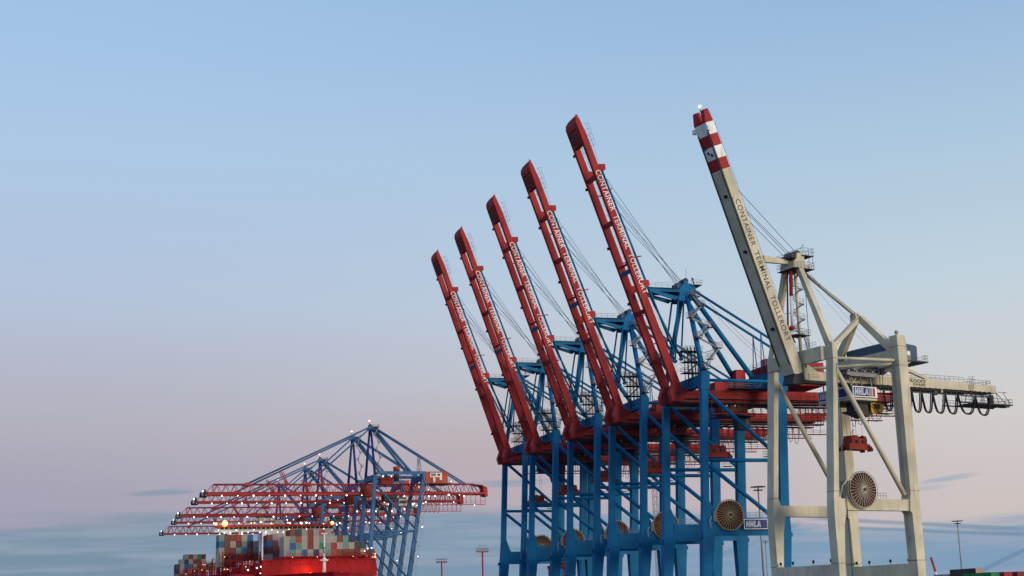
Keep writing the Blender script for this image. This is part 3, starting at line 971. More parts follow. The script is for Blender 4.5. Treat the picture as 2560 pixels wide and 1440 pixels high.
    # main girder and back reach
    mb = MB().prism([(1.75, 50.8), (1.6, 52.35), (1.65, 53.9), (2.4, 54.0), (5.0, 52.6), (45, 52.66), (45.02, 52.25), (54.45, 52.35), (54.35, 50.73), (48, 50.85), (44.5, 50.9)], hv0, hv1, C)
    mb.prism([(-1.2, 50.0), (-.6, 52.0), (1.6, 51.9), (1.7, 50.8), (1.2, 49.9)], hv0+.3, hv1-.3, 'dark_steel')
    mb.box(1.0, 44.6, hv0+.2, hv0+.7, 50.52, 50.78, 'dark_steel')
    mb.box(1.0, 48, hv1-.7, hv1-.2, 50.6, 50.78, 'dark_steel')
    for zz in (51.3, 51.6, 51.9):
        mb.box(3.0, 5.4, hv0-.03, hv0+.01, zz, zz+.06, 'dark_steel')
    mb.box(2.6, 2.7, hv0-.03, hv0+.01, 50.9, 52.3, 'dark_steel')
    mb.tube((2.1, hv0-.1, 53.4), (2.1, hv0+.1, 53.4), .18, 'dark_steel', 10)
    mb.text("'KOCKS", (29.35, hv0-.015, 51.82), (1, 0, 0), (0, 0, 1), 4.5, .72, 'letter_dark', .035, 1.15)
    mb.text('KRANE', (30.45, hv0-.015, 51.15), (1, 0, 0), (0, 0, 1), 3.4, .54, 'letter_dark', .035, 1.15)
    mb.box(38.0, 38.6, hv0-.06, hv0+.4, 50.1, 50.9, C)
    g = P(mb, 'main_girder')
    mb = MB().rail([(22, hv0+.1, 52.65), (45, hv0+.1, 52.65)], 1.0, 'dark_steel', 1.35)
    mb.rail([(22, hv1-.1, 52.65), (45, hv1-.1, 52.65)], 1.0, 'dark_steel', 1.35)
    mb.rail([(45, hv0+.1, 52.3), (53, hv0+.1, 52.3), (53, hv1-.1, 52.3), (45, hv1-.1, 52.3)], 1.0, 'dark_steel', 1.2)
    P(mb, 'railing', g)
    mb = MB()
    for uu in (46.3, 47.4):
        mb.tube((uu, hv0-.3, 47.8), (uu, hv0-.3, 54.0), .05, 'dark_steel', 4)
    for i in range(16):
        mb.tube((46.3, hv0-.3, 48+i*.37), (47.4, hv0-.3, 48+i*.37), .03, 'dark_steel', 4)
    for i in range(5):
        mb.tube((46.2, hv0-.9, 51.5+i*.55), (47.5, hv0-.9, 51.5+i*.55), .03, 'dark_steel', 4)
    P(mb, 'ladder', g)
    # festoon track, loops and end platform
    vf = hv0-1.0
    mb = MB().box(20, 52.3, vf-.1, vf+.1, 49.5, 49.75, 'dark_steel')
    for i in range(22):
        uu = 21+i*1.45
        mb.box(uu-.06, uu+.06, vf-.08, vf+.08, 49.7, 50.75, 'dark_steel')
        mb.box(uu-.06, uu+.06, vf+.081, hv0+.3, 50.6, 50.75, 'dark_steel')
    mb.box(34.9, 35.9, vf-.2, vf+.4, 49.3, 50.2, 'dark_steel')
    P(mb, 'festoon_track')
    tops = [21.0, 23.6, 26.1, 28.75, 31.5, 34.6, 38.15, 41.8, 46.85, 51.2]
    for a, c in zip(tops[:-1], tops[1:]):
        zt = 49.5
        wdt = c-a
        dr = 4.0-.10*(wdt-2.6)
        mb = MB()
        mb.path(loop(a+.1, c-.1, vf, zt, dr, 18), .17, 'black', 8)
        P(mb, 'festoon_cable')
        mb = MB().path(loop(a+.25, c-.25, vf+.35, zt, dr-.15, 18), .12, 'black', 6)
        P(mb, 'festoon_cable')
        P(MB().path(loop(a+.3, c-.3, hv1+.3, 50.0, 2.6, 10), .02, 'rope', 4), 'tow_rope')
    mb = MB()
    for vv in (hv0-.6, hv1+1.0):
        mb.box(43, 58.3, vv-.1, vv+.1, 48.1, 48.35, 'dark_steel')
    mb.box(46.5, 58, hv0-.55, hv1+.95, 48.25, 48.33, 'dark_steel')
    mb.rail([(43.2, hv0-.6, 48.3), (58.3, hv0-.6, 48.3), (58.3, hv1+1.0, 48.3), (43.2, hv1+1.0, 48.3)], 1.15, 'dark_steel', 1.05, .04)
    for uu in (46.8, 49.5, 52.2, 54.2, 56.4):
        for vv in (hv0-.55, hv1+.95):
            mb.tube((uu, vv, 48.3), (min(uu, 54.2), max(hv0, min(hv1, vv)), 50.9), .07, 'dark_steel', 5)
    mb.tube((57.8, hv0-.5, 48.3), (55.8, hv0-.5, 50.9), .06, 'dark_steel', 5)
    mb.tube((54.3, hv0-.5, 50.9), (57.0, hv0-.5, 50.9), .06, 'dark_steel', 5)
    mb.box(57.6, 59.3, 7.4, 9.2, 48.1, 48.6, 'dark_steel')
    mb.box(52.0, 52.8, hv0-.5, hv0+.6, 48.4, 50.2, 'dark_steel')
    P(mb, 'end_platform')
    # mast, A frame, arm
    ax, az = 2.6, 73.4
    P(MB().beam((2.1, 6.2, 73.4), (3.15, .3, 56.9), 1.15, .9, C, 1.05, 1.5, ref=(0, 1, 0)), 'mast_leg')
    P(MB().beam((2.1, 10.4, 73.4), (2.6, GF-.6, 56.5), 1.15, .9, C, 1.05, 1.5, ref=(0, 1, 0)), 'mast_leg')
    mb = MB().tube((2.65, 8.2, 56.6), (2.75, 8.2, 72.6), .33, C, 14)
    mp = P(mb, 'mast')
    mb = MB()
    k = 0
    for i in range(58):
        z = 60.4+i*.205
        a = i*.42
        mb.beam((2.7+.42*math.cos(a), 8.2+.42*math.sin(a), z), (2.7+1.35*math.cos(a), 8.2+1.35*math.sin(a), z), .32, .05, 'grey_steel')
        mb.tube((2.7+1.32*math.cos(a), 8.2+1.32*math.sin(a), z), (2.7+1.32*math.cos(a), 8.2+1.32*math.sin(a), z+1.0), .025, 'grey_steel', 4)
        if i:
            a0 = a-.42
            mb.tube((2.7+1.32*math.cos(a0), 8.2+1.32*math.sin(a0), z+.8), (2.7+1.32*math.cos(a), 8.2+1.32*math.sin(a), z+1.0), .03, 'grey_steel', 4)
    P(mb, 'spiral_stair', mp)
    mb = MB().deck(.4, 4.1, 6.6, 9.8, 59.9, step=.9)
    mb.beam((1.4, 8.2, 58.4), (.7, 8.2, 59.8), .2, .2, 'dark_steel')
    mb.tube((4.5, 7.6, 56.6), (4.5, 7.6, 72.8), .07, 'dark_steel', 5)
    mb.stair((4.0, 7.2, 56.7), (3.2, 7.2, 59.8), .7)
    P(mb, 'stair_platform', mp)
    mb = MB().prism([(.7, 73.1), (.9, 74.6), (1.6, 75.2), (2.0, 76.4), (3.6, 76.4), (3.8, 74.2), (5.2, 73.7), (5.2, 73.2)], 6.3, 10.3, C)
    for vv in (6.6, 7.6, 8.8, 9.8):
        mb.tube((2.2, vv-.15, 76.4), (2.2, vv+.15, 76.4), .6, 'dark_steel', 14)
        mb.tube((1.1, vv-.15, 75.6), (1.1, vv+.15, 75.6), .55, 'dark_steel', 14)
    ah = P(mb, 'apex_head')
    mb = MB().deck(3.0, 5.9, 5.9, 10.6, 76.0, step=.75, h=1.5)
    mb.deck(.4, 5.6, 5.6, 10.9, 73.2, step=.9, h=1.3)
    mb.deck(.2, 1.4, 5.9, 10.6, 75.3, step=.9, h=1.0)
    for uu, vv in ((5.7, 6.1), (5.7, 10.3), (4.7, 6.1)):
        mb.tube((uu, vv, 73.2), (uu, vv, 77.5), .05, 'dark_steel', 5)
    mb.tube((4.2, 7, 77), (4.2, 7, 78.2), .04, 'dark_steel', 4)
    mb.tube((5.3, 9, 77), (5.4, 9, 78.6), .04, 'dark_steel', 4)
    mb.tube((5.1, 9, 78.1), (5.6, 9, 78.4), .03, 'dark_steel', 4)
    mb.ball((4.2, 7, 78.3), .14, 'dark_steel', 6)
    P(mb, 'service_platform', ah)
    P(MB().beam((2.0, 8.2, 74.7), (-5.3, 8.2, 74.85), .7, .72, C, .8, 1.35), 'boom_latch_arm')
    # folded forestay
    mb = MB().tube((1.15, 7.6, 73.2), (.72, 7.6, 67.7), .36, 'red', 12)
    mb.tube((.72, 7.6, 67.7), (.42, 7.6, 61.7), .27, 'white', 12)
    mb.tube((1.0, 8.6, 73.2), (.2, 8.6, 61.7), .18, 'red', 12)
    mb.ball((.35, 7.7, 61.2), .55, 'red', 10)
    mb.tube((.4, 7.2, 61.2), (.4, 9.0, 61.2), .4, 'red', 10)
    mb.beam((-1.2, 7.6, 64.0), (1.6, 7.6, 64.4), .1, .1, 'dark_steel')
    P(mb, 'forestay')
    for t, vv, dz in ((T(88.0), 7.0, 0), (T(87.2), 9.4, 0), (T(84.9), 7.4, -.9), (T(84.4), 9.0, -1.1)):
        q = hr+d*t-n*.35
        P(MB().tube((q.x, vv, q.z), (2.0+dz*.5, vv, 76.8+dz), .055, 'rope', 5), 'rope')
    # back stay and rear frame
    nd_ = (17.7, 8.2, 65.1)
    P(MB().tube((4.4, 8.2, 73.2), nd_, .24, C, 10), 'backstay')
    P(MB().tube((4.4, 7.6, 73.2), (17.5, 7.5, 65.3), .14, C, 10), 'backstay')
    mb = MB().box(17.1, 18.6, 7.4, 9.0, 63.6, 65.2, C)
    mb.tube((17.6, 7.3, 65.1), (17.6, 9.1, 65.1), .55, C, 12)
    mb.tube((17.6, 7.26, 65.1), (17.6, 7.3, 65.1), .2, 'dark_steel', 10)
    P(mb, 'stay_node')
    P(MB().beam((17.6, 7.7, 64.0), (3.6, .3, 56.4), .85, .95, C), 'rear_strut')
    P(MB().beam((18.4, 7.6, 64.6), (20.2, .9, 57.0), 1.3, 1.0, C, 1.6, 1.2, ref=(1, 0, 0)), 'rear_strut')
    P(MB().beam((18.2, 8.9, 64.0), (20.4, GF-.6, 57.6), 1.3, 1.0, C, 1.6, 1.2, ref=(1, 0, 0)), 'rear_strut')
    for vv in (7.4, 9.0):
        P(MB().path(sag((5.0, vv, 73.6), (22.0, vv, 58.6), .5), .03, 'rope', 4), 'rope')
    # machinery house
    mb = MB().prism([(20.9, 55.2), (20.9, 58.9), (21.3, 59.15), (27.5, 58.5), (27.85, 58.2), (27.7, 55.2)], 2.0, 15.0, 'slate')
    mb.box(24.9, 25.9, 1.95, 2.0, 55.4, 57.4, 'grey_steel')
    mb.box(25.0, 25.8, 1.92, 1.96, 56.4, 57.2, 'lens')
    mh = P(mb, 'machinery_house')
    mb = MB().box(22, 29.3, .6, 16, 54.85, 55.1, 'dark_steel')
    mb.rail([(28.0, .7, 55.1), (29.25, .7, 55.1), (29.25, 15.8, 55.1)], 1.2, 'dark_steel', .8)
    mb.prism([(22, 53.4), (22, 54.85), (28.6, 54.85), (27.0, 54.1), (26.8, 53.8)], 5.6, 6.0, 'grey_steel')
    mb.prism([(22, 53.4), (22, 54.85), (28.6, 54.85), (27.0, 54.1), (26.8, 53.8)], 10.6, 11.0, 'grey_steel')
    mb.beam((22.0, .9, 53.6), (24.6, .9, 54.9), .2, .25, C)
    P(mb, 'service_platform', mh)
    for vv in (hv0+.3, hv1-.3):
        P(MB().beam((27.4, vv, 54.9), (34.7, vv, 52.8), .6, .55, C), 'house_strut')
    P(MB().stair((24.0, hv0+.4, 54.4), (27.2, hv0+.4, 52.7), .8, 'dark_steel'), 'access_stair')
    # winch equipment under the house
    mb = MB()
    rnd = random.Random(3)
    for i in range(7):
        uu = 10.8+i*1.05
        mb.tube((uu, 4.5+.3*(i % 2), 52.9), (uu, 8.0, 52.9), .3+.12*(i % 3), ('dark_steel', 'grey_steel', 'cream')[i % 3], 12)
        mb.box(uu-.2, uu+.25, 3.8, 4.4, 52.3, 53.0+.35*(i % 2), ('grey_steel', 'dark_steel')[i % 2])
    for i in range(26):
        uu, vv = rnd.uniform(10, 18.5), rnd.uniform(4, 11)
        s = rnd.uniform(.12, .4)
        mb.box(uu-s, uu+s, vv-s, vv+s, 52.6, 53.0+rnd.uniform(0, 1.1), rnd.choice(('dark_steel', 'grey_steel', 'dark_steel', 'cream')))
    mb.box(17.5, 21.5, 5.0, 12, 52.9, 54.2, 'dark_steel')
    mb.prism([(10.0, 52.0), (10.4, 52.6), (18.4, 52.6), (18.2, 51.9), (17, 51.7), (11, 51.7)], 3.6, 4.2, 'grey_steel')
    mb.box(10.2, 18.4, 3.6, 5.6, 52.45, 52.6, 'grey_steel')
    mb.rail([(10.2, 3.6, 52.6), (18.4, 3.6, 52.6)], 1.1, 'grey_steel', 1.0)
    for uu in (18.6, 19.4):
        mb.tube((uu, 3.7, 48.0), (uu, 3.7, 54.0), .07, 'grey_steel', 5)
    P(mb, 'winch_platform')
    # trolley: sign box, cab, gangway
    mb = MB().box(10.9, 17.4, 3.55, 13.4, 47.4, 49.75, 'slate')
    mb.box(10.9, 17.4, 3.6, 13.3, 47.0, 47.4, 'cream')
    for uu in (11.6, 14.4, 17.0):
        mb.beam((uu, 4.4, 49.7), (uu-.3, 4.4, 51.8), .2, .2, 'grey_steel')
        mb.beam((uu, 12.4, 49.7), (uu, 12.4, 51.0), .2, .2, 'grey_steel')
    mb.beam((11.6, 4.4, 49.8), (13.2, 4.4, 51.7), .1, .1, C)
    mb.beam((13.2, 4.4, 49.8), (11.7, 4.4, 51.7), .1, .1, C)
    mb.box(10, 20, 5.2, 12, 46.7, 47.0, 'dark_steel')
    mb.box(13.4, 17.0, 5.6, 8.2, 45.0, 46.9, 'dark_steel')
    mb.prism([(12.6, 45.0), (14.4, 44.6), (16.4, 44.0), (16.4, 45.2), (12.6, 45.2)], 5.2, 8.8, 'dark_steel')
    rnd = random.Random(5)
    for i in range(34):
        uu = rnd.uniform(17.6, 22.3)
        a = (uu, rnd.uniform(5, 11), rnd.uniform(46.5, 49.0))
        c = (uu+rnd.uniform(-1.2, 1.2), a[1]+rnd.uniform(-1, 1), a[2]-rnd.uniform(.8, 2.6))
        mb.tube(a, c, .05, 'dark_steel', 4)
    mb.deck(17.4, 22.6, 5.0, 6.4, 44.9, 'dark_steel', 'dark_steel')
    mb.deck(17.2, 22.4, 4.2, 6.0, 47.1, 'dark_steel', 'grey_steel')
    trl = P(mb, 'trolley')
    mb = MB().box(11.0, 17.35, 3.4, 3.55, 47.55, 49.65, 'letter_white')
    mb.box(11.2, 15.1, 3.36, 3.42, 47.75, 49.45, 'navy')
    mb.box(15.1, 16.05, 3.36, 3.42, 47.75, 49.45, 'grey_steel')
    mb.box(16.28, 16.75, 3.36, 3.42, 47.75, 49.45, 'red')
    hhla(mb, 11.4, 47.98, 1.3, 3.33)
    P(mb, 'sign_board', trl)
    mb = MB().box(10.75, 10.9, 4.6, 13.2, 47.55, 49.65, 'letter_white')
    mb.box(10.7, 10.77, 4.8, 13.0, 47.75, 49.45, 'navy')
    hh = MB()
    hhla(mb, 10.66, 48.05, 1.2, 12.6, 'letter_white', (0, -1, 0))
    P(mb, 'sign_board', trl)
    mb = MB().prism([(16.9, 46.95), (16.9, 44.9), (17.3, 44.5), (19.7, 44.9), (20.1, 45.3), (20.1, 46.5), (19.7, 46.95)], 4.9, 7.0, 'yellow')
    mb.box(17.6, 19.3, 4.87, 4.9, 45.6, 46.6, 'glass')
    mb.box(16.87, 16.9, 5.2, 6.8, 45.2, 46.6, 'glass')
    mb.beam((17.2, 4.86, 46.6), (18.8, 4.86, 44.8), .1, .14, 'black')
    mb.beam((17.0, 4.86, 46.2), (18.0, 4.86, 44.8), .1, .14, 'black')
    P(mb, 'operator_cab', trl)
    mb = MB()
    mb.path(sag((12.2, 6.4, 44.9), (15.4, 6.4, 44.6), 1.6), .05, 'black', 5)
    mb.path(sag((17.3, 6.0, 44.8), (20.6, 6.0, 44.9), 1.6), .05, 'black', 5)
    P(mb, 'hanging_cable', trl)
    # cable reel on the portal beam
    P(cable_reel(6.9, -1.75, 28.9, 3.45, 'cream', 30, .085), 'cable_reel')
    mb = MB().box(3.2, 4.4, -.9, .6, 27.25, 30.6, 'grey_steel')
    mb.rail([(2.2, -.8, 27.3), (13.4, -.8, 27.3)], 1.1, 'dark_steel', .8)
    mb.path([(1.5, -1.2, 27.6), (1.9, -1.5, 29.6), (3.0, -1.6, 30.6)], .1, 'cream', 6)
    P(mb, 'reel_platform')
    return root
grey_crane()
ex = Vector((math.cos(GR), math.sin(GR), 0)); ey = Vector((-math.sin(GR), math.cos(GR), 0))
p = Vector((GX, GY, 0))+ex*15.0+ey*8.2
spreader('spreader', 'rusty red spreader with pulleys hanging on ropes under the pale grey crane', p.x, p.y, 37.9, GR+R(90)+R(6), 1, 7.2)

# ------------------------------------------------------------------ far cranes, lattice booms lowered
def far_crane(y, label, db, dp, tip=-74.0):
    root = thing('lattice_boom_crane', label, 'crane', (XW, y, QZ), 0, 'far blue cranes with red lattice booms lowered')
    P = lambda mb, name, par=root: mb.make(name, par, QZ)
    B = 'hazed_blue'
    zb, zt, zp = 62.6+db, 67.0+db, 93.4+dp
    dl = db*.8
    def w(z): return .2-.072*(71-z)
    def l(z): return 22.8-.165*(71-z)
    top = 70.4+dl
    for sv in (-1, 1):
        v = sv*HW
        for ax, wd, cl in ((w, 1.5, B), (l, 1.5, B)):
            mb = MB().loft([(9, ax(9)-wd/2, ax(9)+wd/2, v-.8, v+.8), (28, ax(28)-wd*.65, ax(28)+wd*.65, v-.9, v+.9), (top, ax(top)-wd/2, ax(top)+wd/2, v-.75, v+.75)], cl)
            lg = P(mb, 'leg')
            if ax is l:
                mb = MB()
                for i in range(13):
                    z0, z1 = 12+i*4.4, 16.4+i*4.4
                    s = 1 if i % 2 else -1
                    mb.beam((ax(z0)+.9-s*1.1, v-1.4, z0), (ax(z1)+.9+s*1.1, v-1.4, z1), .14, .2, 'grey_steel')
                    mb.box(ax(z1)+.9+s*1.2-.6, ax(z1)+.9+s*1.2+.6, v-1.8, v-.8, z1-.1, z1, 'grey_steel')
                mb.tube((ax(12)+2.3, v-1.8, 12), (ax(69)+2.3, v-1.8, 69), .06, 'grey_steel', 4)
                P(mb, 'stairway', lg)
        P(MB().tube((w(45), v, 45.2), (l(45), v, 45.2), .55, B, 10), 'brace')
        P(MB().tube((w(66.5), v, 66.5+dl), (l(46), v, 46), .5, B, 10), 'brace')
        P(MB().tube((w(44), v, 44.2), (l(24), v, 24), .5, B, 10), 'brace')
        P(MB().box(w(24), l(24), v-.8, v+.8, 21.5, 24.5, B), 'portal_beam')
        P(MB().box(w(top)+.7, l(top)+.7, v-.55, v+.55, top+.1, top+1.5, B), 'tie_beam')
        P(MB().tube((.2, v*.98, top), (.4, sv*1.3, zp-1.2), .62, 'far_navy', 10, .5), 'mast_leg')
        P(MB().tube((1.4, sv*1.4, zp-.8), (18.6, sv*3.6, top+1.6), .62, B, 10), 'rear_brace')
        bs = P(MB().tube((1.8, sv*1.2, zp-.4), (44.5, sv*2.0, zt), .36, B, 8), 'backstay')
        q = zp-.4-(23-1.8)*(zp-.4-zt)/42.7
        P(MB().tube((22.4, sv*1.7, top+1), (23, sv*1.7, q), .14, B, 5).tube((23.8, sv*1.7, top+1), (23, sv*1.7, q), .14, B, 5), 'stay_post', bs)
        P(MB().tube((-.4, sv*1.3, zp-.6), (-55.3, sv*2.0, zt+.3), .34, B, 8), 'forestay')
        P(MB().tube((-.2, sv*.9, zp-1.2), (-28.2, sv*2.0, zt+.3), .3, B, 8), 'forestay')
    for ax in (w, l):
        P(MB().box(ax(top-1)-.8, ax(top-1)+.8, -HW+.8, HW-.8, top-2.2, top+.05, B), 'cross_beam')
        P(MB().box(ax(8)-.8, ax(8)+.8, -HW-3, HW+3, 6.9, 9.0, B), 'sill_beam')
    # lattice boom and girder, one piece each side
    for nm, a, c in (('boom_truss', tip, -1.8), ('girder_truss', -1.6, 53.6)):
        mb = MB()
        n = max(1, round((c-a)/3.75))
        st = (c-a)/n
        t0 = a+(4.0 if nm == 'boom_truss' else 0)
        t1 = c-(0 if nm == 'boom_truss' else 5)
        for sv in (-1, 1):
            v = sv*2.9
            mb.box(a, c, v-.35, v+.35, zb-.45, zb+.45, 'far_red')
            mb.tube((t0, sv*2.0, zt), (t1, sv*2.0, zt), .24, 'far_red', 6)
            for i in range(n):
                u0 = a+i*st
                mid = min(max(u0+st/2, t0), t1)
                mb.tube((u0, v, zb), (mid, sv*2.0, zt), .13, 'far_red', 5)
                mb.tube((u0+st, v, zb), (mid, sv*2.0, zt), .13, 'far_red', 5)
        for i in range(0, n, 2):
            u0 = min(max(a+i*st, t0), t1)
            mb.tube((u0, -2.0, zt), (u0, 2.0, zt), .12, 'far_red', 5)
            mb.tube((a+i*st, -2.9, zb), (a+i*st, 2.9, zb), .15, 'far_red', 5)
        g = P(mb, nm)
        if nm == 'boom_truss':
            mb = MB().box(tip-1.4, tip+1.4, -4, 4, zb-1.0, zb-.7, 'dark_steel')
            mb.rail([(tip+1.4, -4, zb-.7), (tip-1.4, -4, zb-.7), (tip-1.4, 4, zb-.7), (tip+1.4, 4, zb-.7)], 1.6, 'dark_steel', 1.0, .07)
            mb.box(tip-.4, tip+.6, -3.6, -2.4, zb-.7, zb+2.0, 'dark_steel')
            P(mb, 'end_platform', g)
            for uu in (-55.3, -28.2):
                mb = MB().prism([(uu-1.6, zt-.2), (uu-.8, zt+.7), (uu+.8, zt+.7), (uu+1.6, zt-.2), (uu+1.0, zt-.7), (uu-1.0, zt-.7)], -2.4, 2.4, 'far_red')
                P(mb, 'stay_anchor', g)
            for uu in (-37.5, -21.0):
                for sv in (-1, 1):
                    mb = MB().tube((uu-3.4, sv*2, zt+6.0), (uu, sv*2, zt), .2, 'far_red', 5)
                    mb.tube((uu-2.0, sv*2, zt+5.6), (uu+.2, sv*2, zt), .16, 'far_red', 5)
                    P(mb, 'stay_support', g)
        else:
            mb = MB()
            mb.box(24, 53.2, -3.9, -3.5, zb-5.3, zb-5.0, 'far_red')
            for i in range(14):
                uu = 24+i*2.25
                mb.tube((uu, -3.7, zb-5.1), (uu, -3.5, zb), .1, 'far_red', 4)
            mb.rail([(24, -3.7, zb-5.0), (53.2, -3.7, zb-5.0)], 1.5, 'far_red', 2.2, .06)
            P(mb, 'walkway', g)
            mb = MB()
            for i in range(9):
                mb.path(loop(25+i*2.2, 27+i*2.2, 3.6, zb-.6, 4.6, 10), .1, 'black', 5)
            P(mb, 'festoon_cable', g)
            mb = MB().prism([(48.4, zt-.3), (52.0, zt-.5), (54.6, zb+2.6), (54.8, zb-1.4), (53.2, zb-1.2), (52.4, zb+3.4)], -3.2, 3.2, 'far_red')
            P(mb, 'end_frame', g)
    P(MB().prism([(-3.2, zb-1.2), (-3.4, zb+2.4), (-1.6, zb+4.0), (.6, zb+4.2), (.6, zb-1.2)], -3.4, 3.4, 'rust'), 'boom_hinge')
    mb = MB().box(24.9, 35.2, -5.2, 6, zb+4.4, zb+9.7, 'orange')
    mb.box(27.0, 32.5, -5.26, -5.2, zb+7.2, zb+9.2, 'letter_white')
    mb.box(28.3, 29.4, -5.26, -5.2, zb+4.8, zb+7.1, 'letter_white')
    mb.box(31.4, 32.5, -5.26, -5.2, zb+6.0, zb+7.1, 'letter_white')
    mb.box(27.3, 29.6, -5.29, -5.26, zb+7.6, zb+8.9, 'grey_steel')
    mb.box(30.4, 31.6, -5.29, -5.26, zb+7.8, zb+8.7, 'dark_steel')
    mh = P(mb, 'machinery_house')
    P(MB().deck(24.4, 37.0, -6.4, 6.6, zb+4.4, 'orange'), 'service_platform', mh)
    P(MB().tube((13.3, 4, zt+2), (13.3, 4, zt+6.6), 1.3, 'dark_steel', 12).tube((13.3, 4, zt+6.6), (13.3, 4, zt+8.4), 1.5, 'orange', 14), 'vent_drum')
    P(MB().box(4.5, 10.5, -2.2, 2.2, zt-.2, zt+3.2, 'rust'), 'equipment_box')
    mb = MB().box(6, 12, -2.4, 2.4, zb-3.2, zb-.6, 'dark_steel')
    mb.box(13, 16.4, -1.6, 1.6, zb-5.4, zb-2.2, 'cream')
    mb.box(13.2, 16.2, -1.66, -1.6, zb-4.4, zb-3.0, 'glass')
    mb.box(6, 16.4, -2.4, 2.4, zb-2.2, zb-1.9, 'rust')
    P(mb, 'trolley')
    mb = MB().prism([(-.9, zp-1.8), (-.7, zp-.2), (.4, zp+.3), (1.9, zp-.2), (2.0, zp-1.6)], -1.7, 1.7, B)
    for vv in (-1, 1):
        mb.tube((.2, vv-.2, zp+.4), (.2, vv+.2, zp+.4), .6, 'dark_steel', 10)
    ah = P(mb, 'apex_head')
    mb = MB().deck(1.4, 4.2, -2, 2, zp-.3, step=.9)
    mb.tube((0, 0, zp+.3), (0, 0, zp+2.4), .12, 'rust', 5)
    P(mb, 'service_platform', ah)
    P(MB().ball((0, 0, zp+2.5), .35, 'beacon', 8), 'beacon', ah)
    mb = MB()
    for i in range(6):
        z0, z1 = top+1+i*3.5, top+4.5+i*3.5
        s = 1 if i % 2 else -1
        f = lambda z: -HW+(z-top)/(zp-top)*9.2-1.0
        mb.beam((2.4-s*.9, f(z0), z0), (2.4+s*.9, f(z1), z1), .25, .3, 'grey_steel')
        mb.deck(2.4+s*.9-.6, 2.4+s*.9+.6, f(z1)-.6, f(z1)+.6, z1, step=1.2)
    P(mb, 'stairway')
    rnd = random.Random(int(y))
    pos = [(tip+.6+i*6.9, -3.3, zb-.75) for i in range(11)]+[(2+i*4.3+rnd.uniform(-1, 1), rnd.choice((-3.4, 3.4, -3.4)), zb-.7-rnd.choice((0, 0, .5, 4.2))) for i in range(12)]
    pos += [(tip, 3.3, zb+1.9), (36.5, -6.2, zb+5.2), (5.5, -2.5, zt+3.4), (9.5, -2.5, zt+3.4)]
    pos += [(l(z)+2.4, -HW-1.9, z+1) for z in (20, 33, 46, 57)]
    for i, q in enumerate(pos):
        mb = MB().ball(q, (.17, .3, .22, .34)[i % 4], 'lamp', 8)
        mb.tube((q[0], q[1], q[2]+.2), (q[0], q[1], q[2]+.8), .1, 'dark_steel', 5)
        P(mb, 'floodlight')
M['hazed_blue'] = mat('hazed_blue_paint', (.045, .125, .25), .5, .35)  # crane blue made paler: distance haze is put into the paint colour
M['far_navy'] = mat('deep_blue_paint', (.016, .035, .15), .5, .3)
M['far_red'] = mat('lattice_red_paint', (.34, .035, .038), .5, .35)
far_crane(643.0, 'tallest far blue crane, nearest the red ship, with an orange machinery house', 0, 0)
far_crane(684.8, 'far blue crane just left of the tallest one, second highest peak', 0, .5)
far_crane(774.6, 'third far blue crane by height, its red boom passing just above the ship bridge', 0, -.6)
far_crane(824.0, 'fourth far blue crane by height, its red boom at the level of the bridge lamps', 0, -.4, -72.5)
far_crane(927.0, 'farthest blue crane, lowest red lattice boom reaching out left of the ship bridge', 0, 0, -72.0)

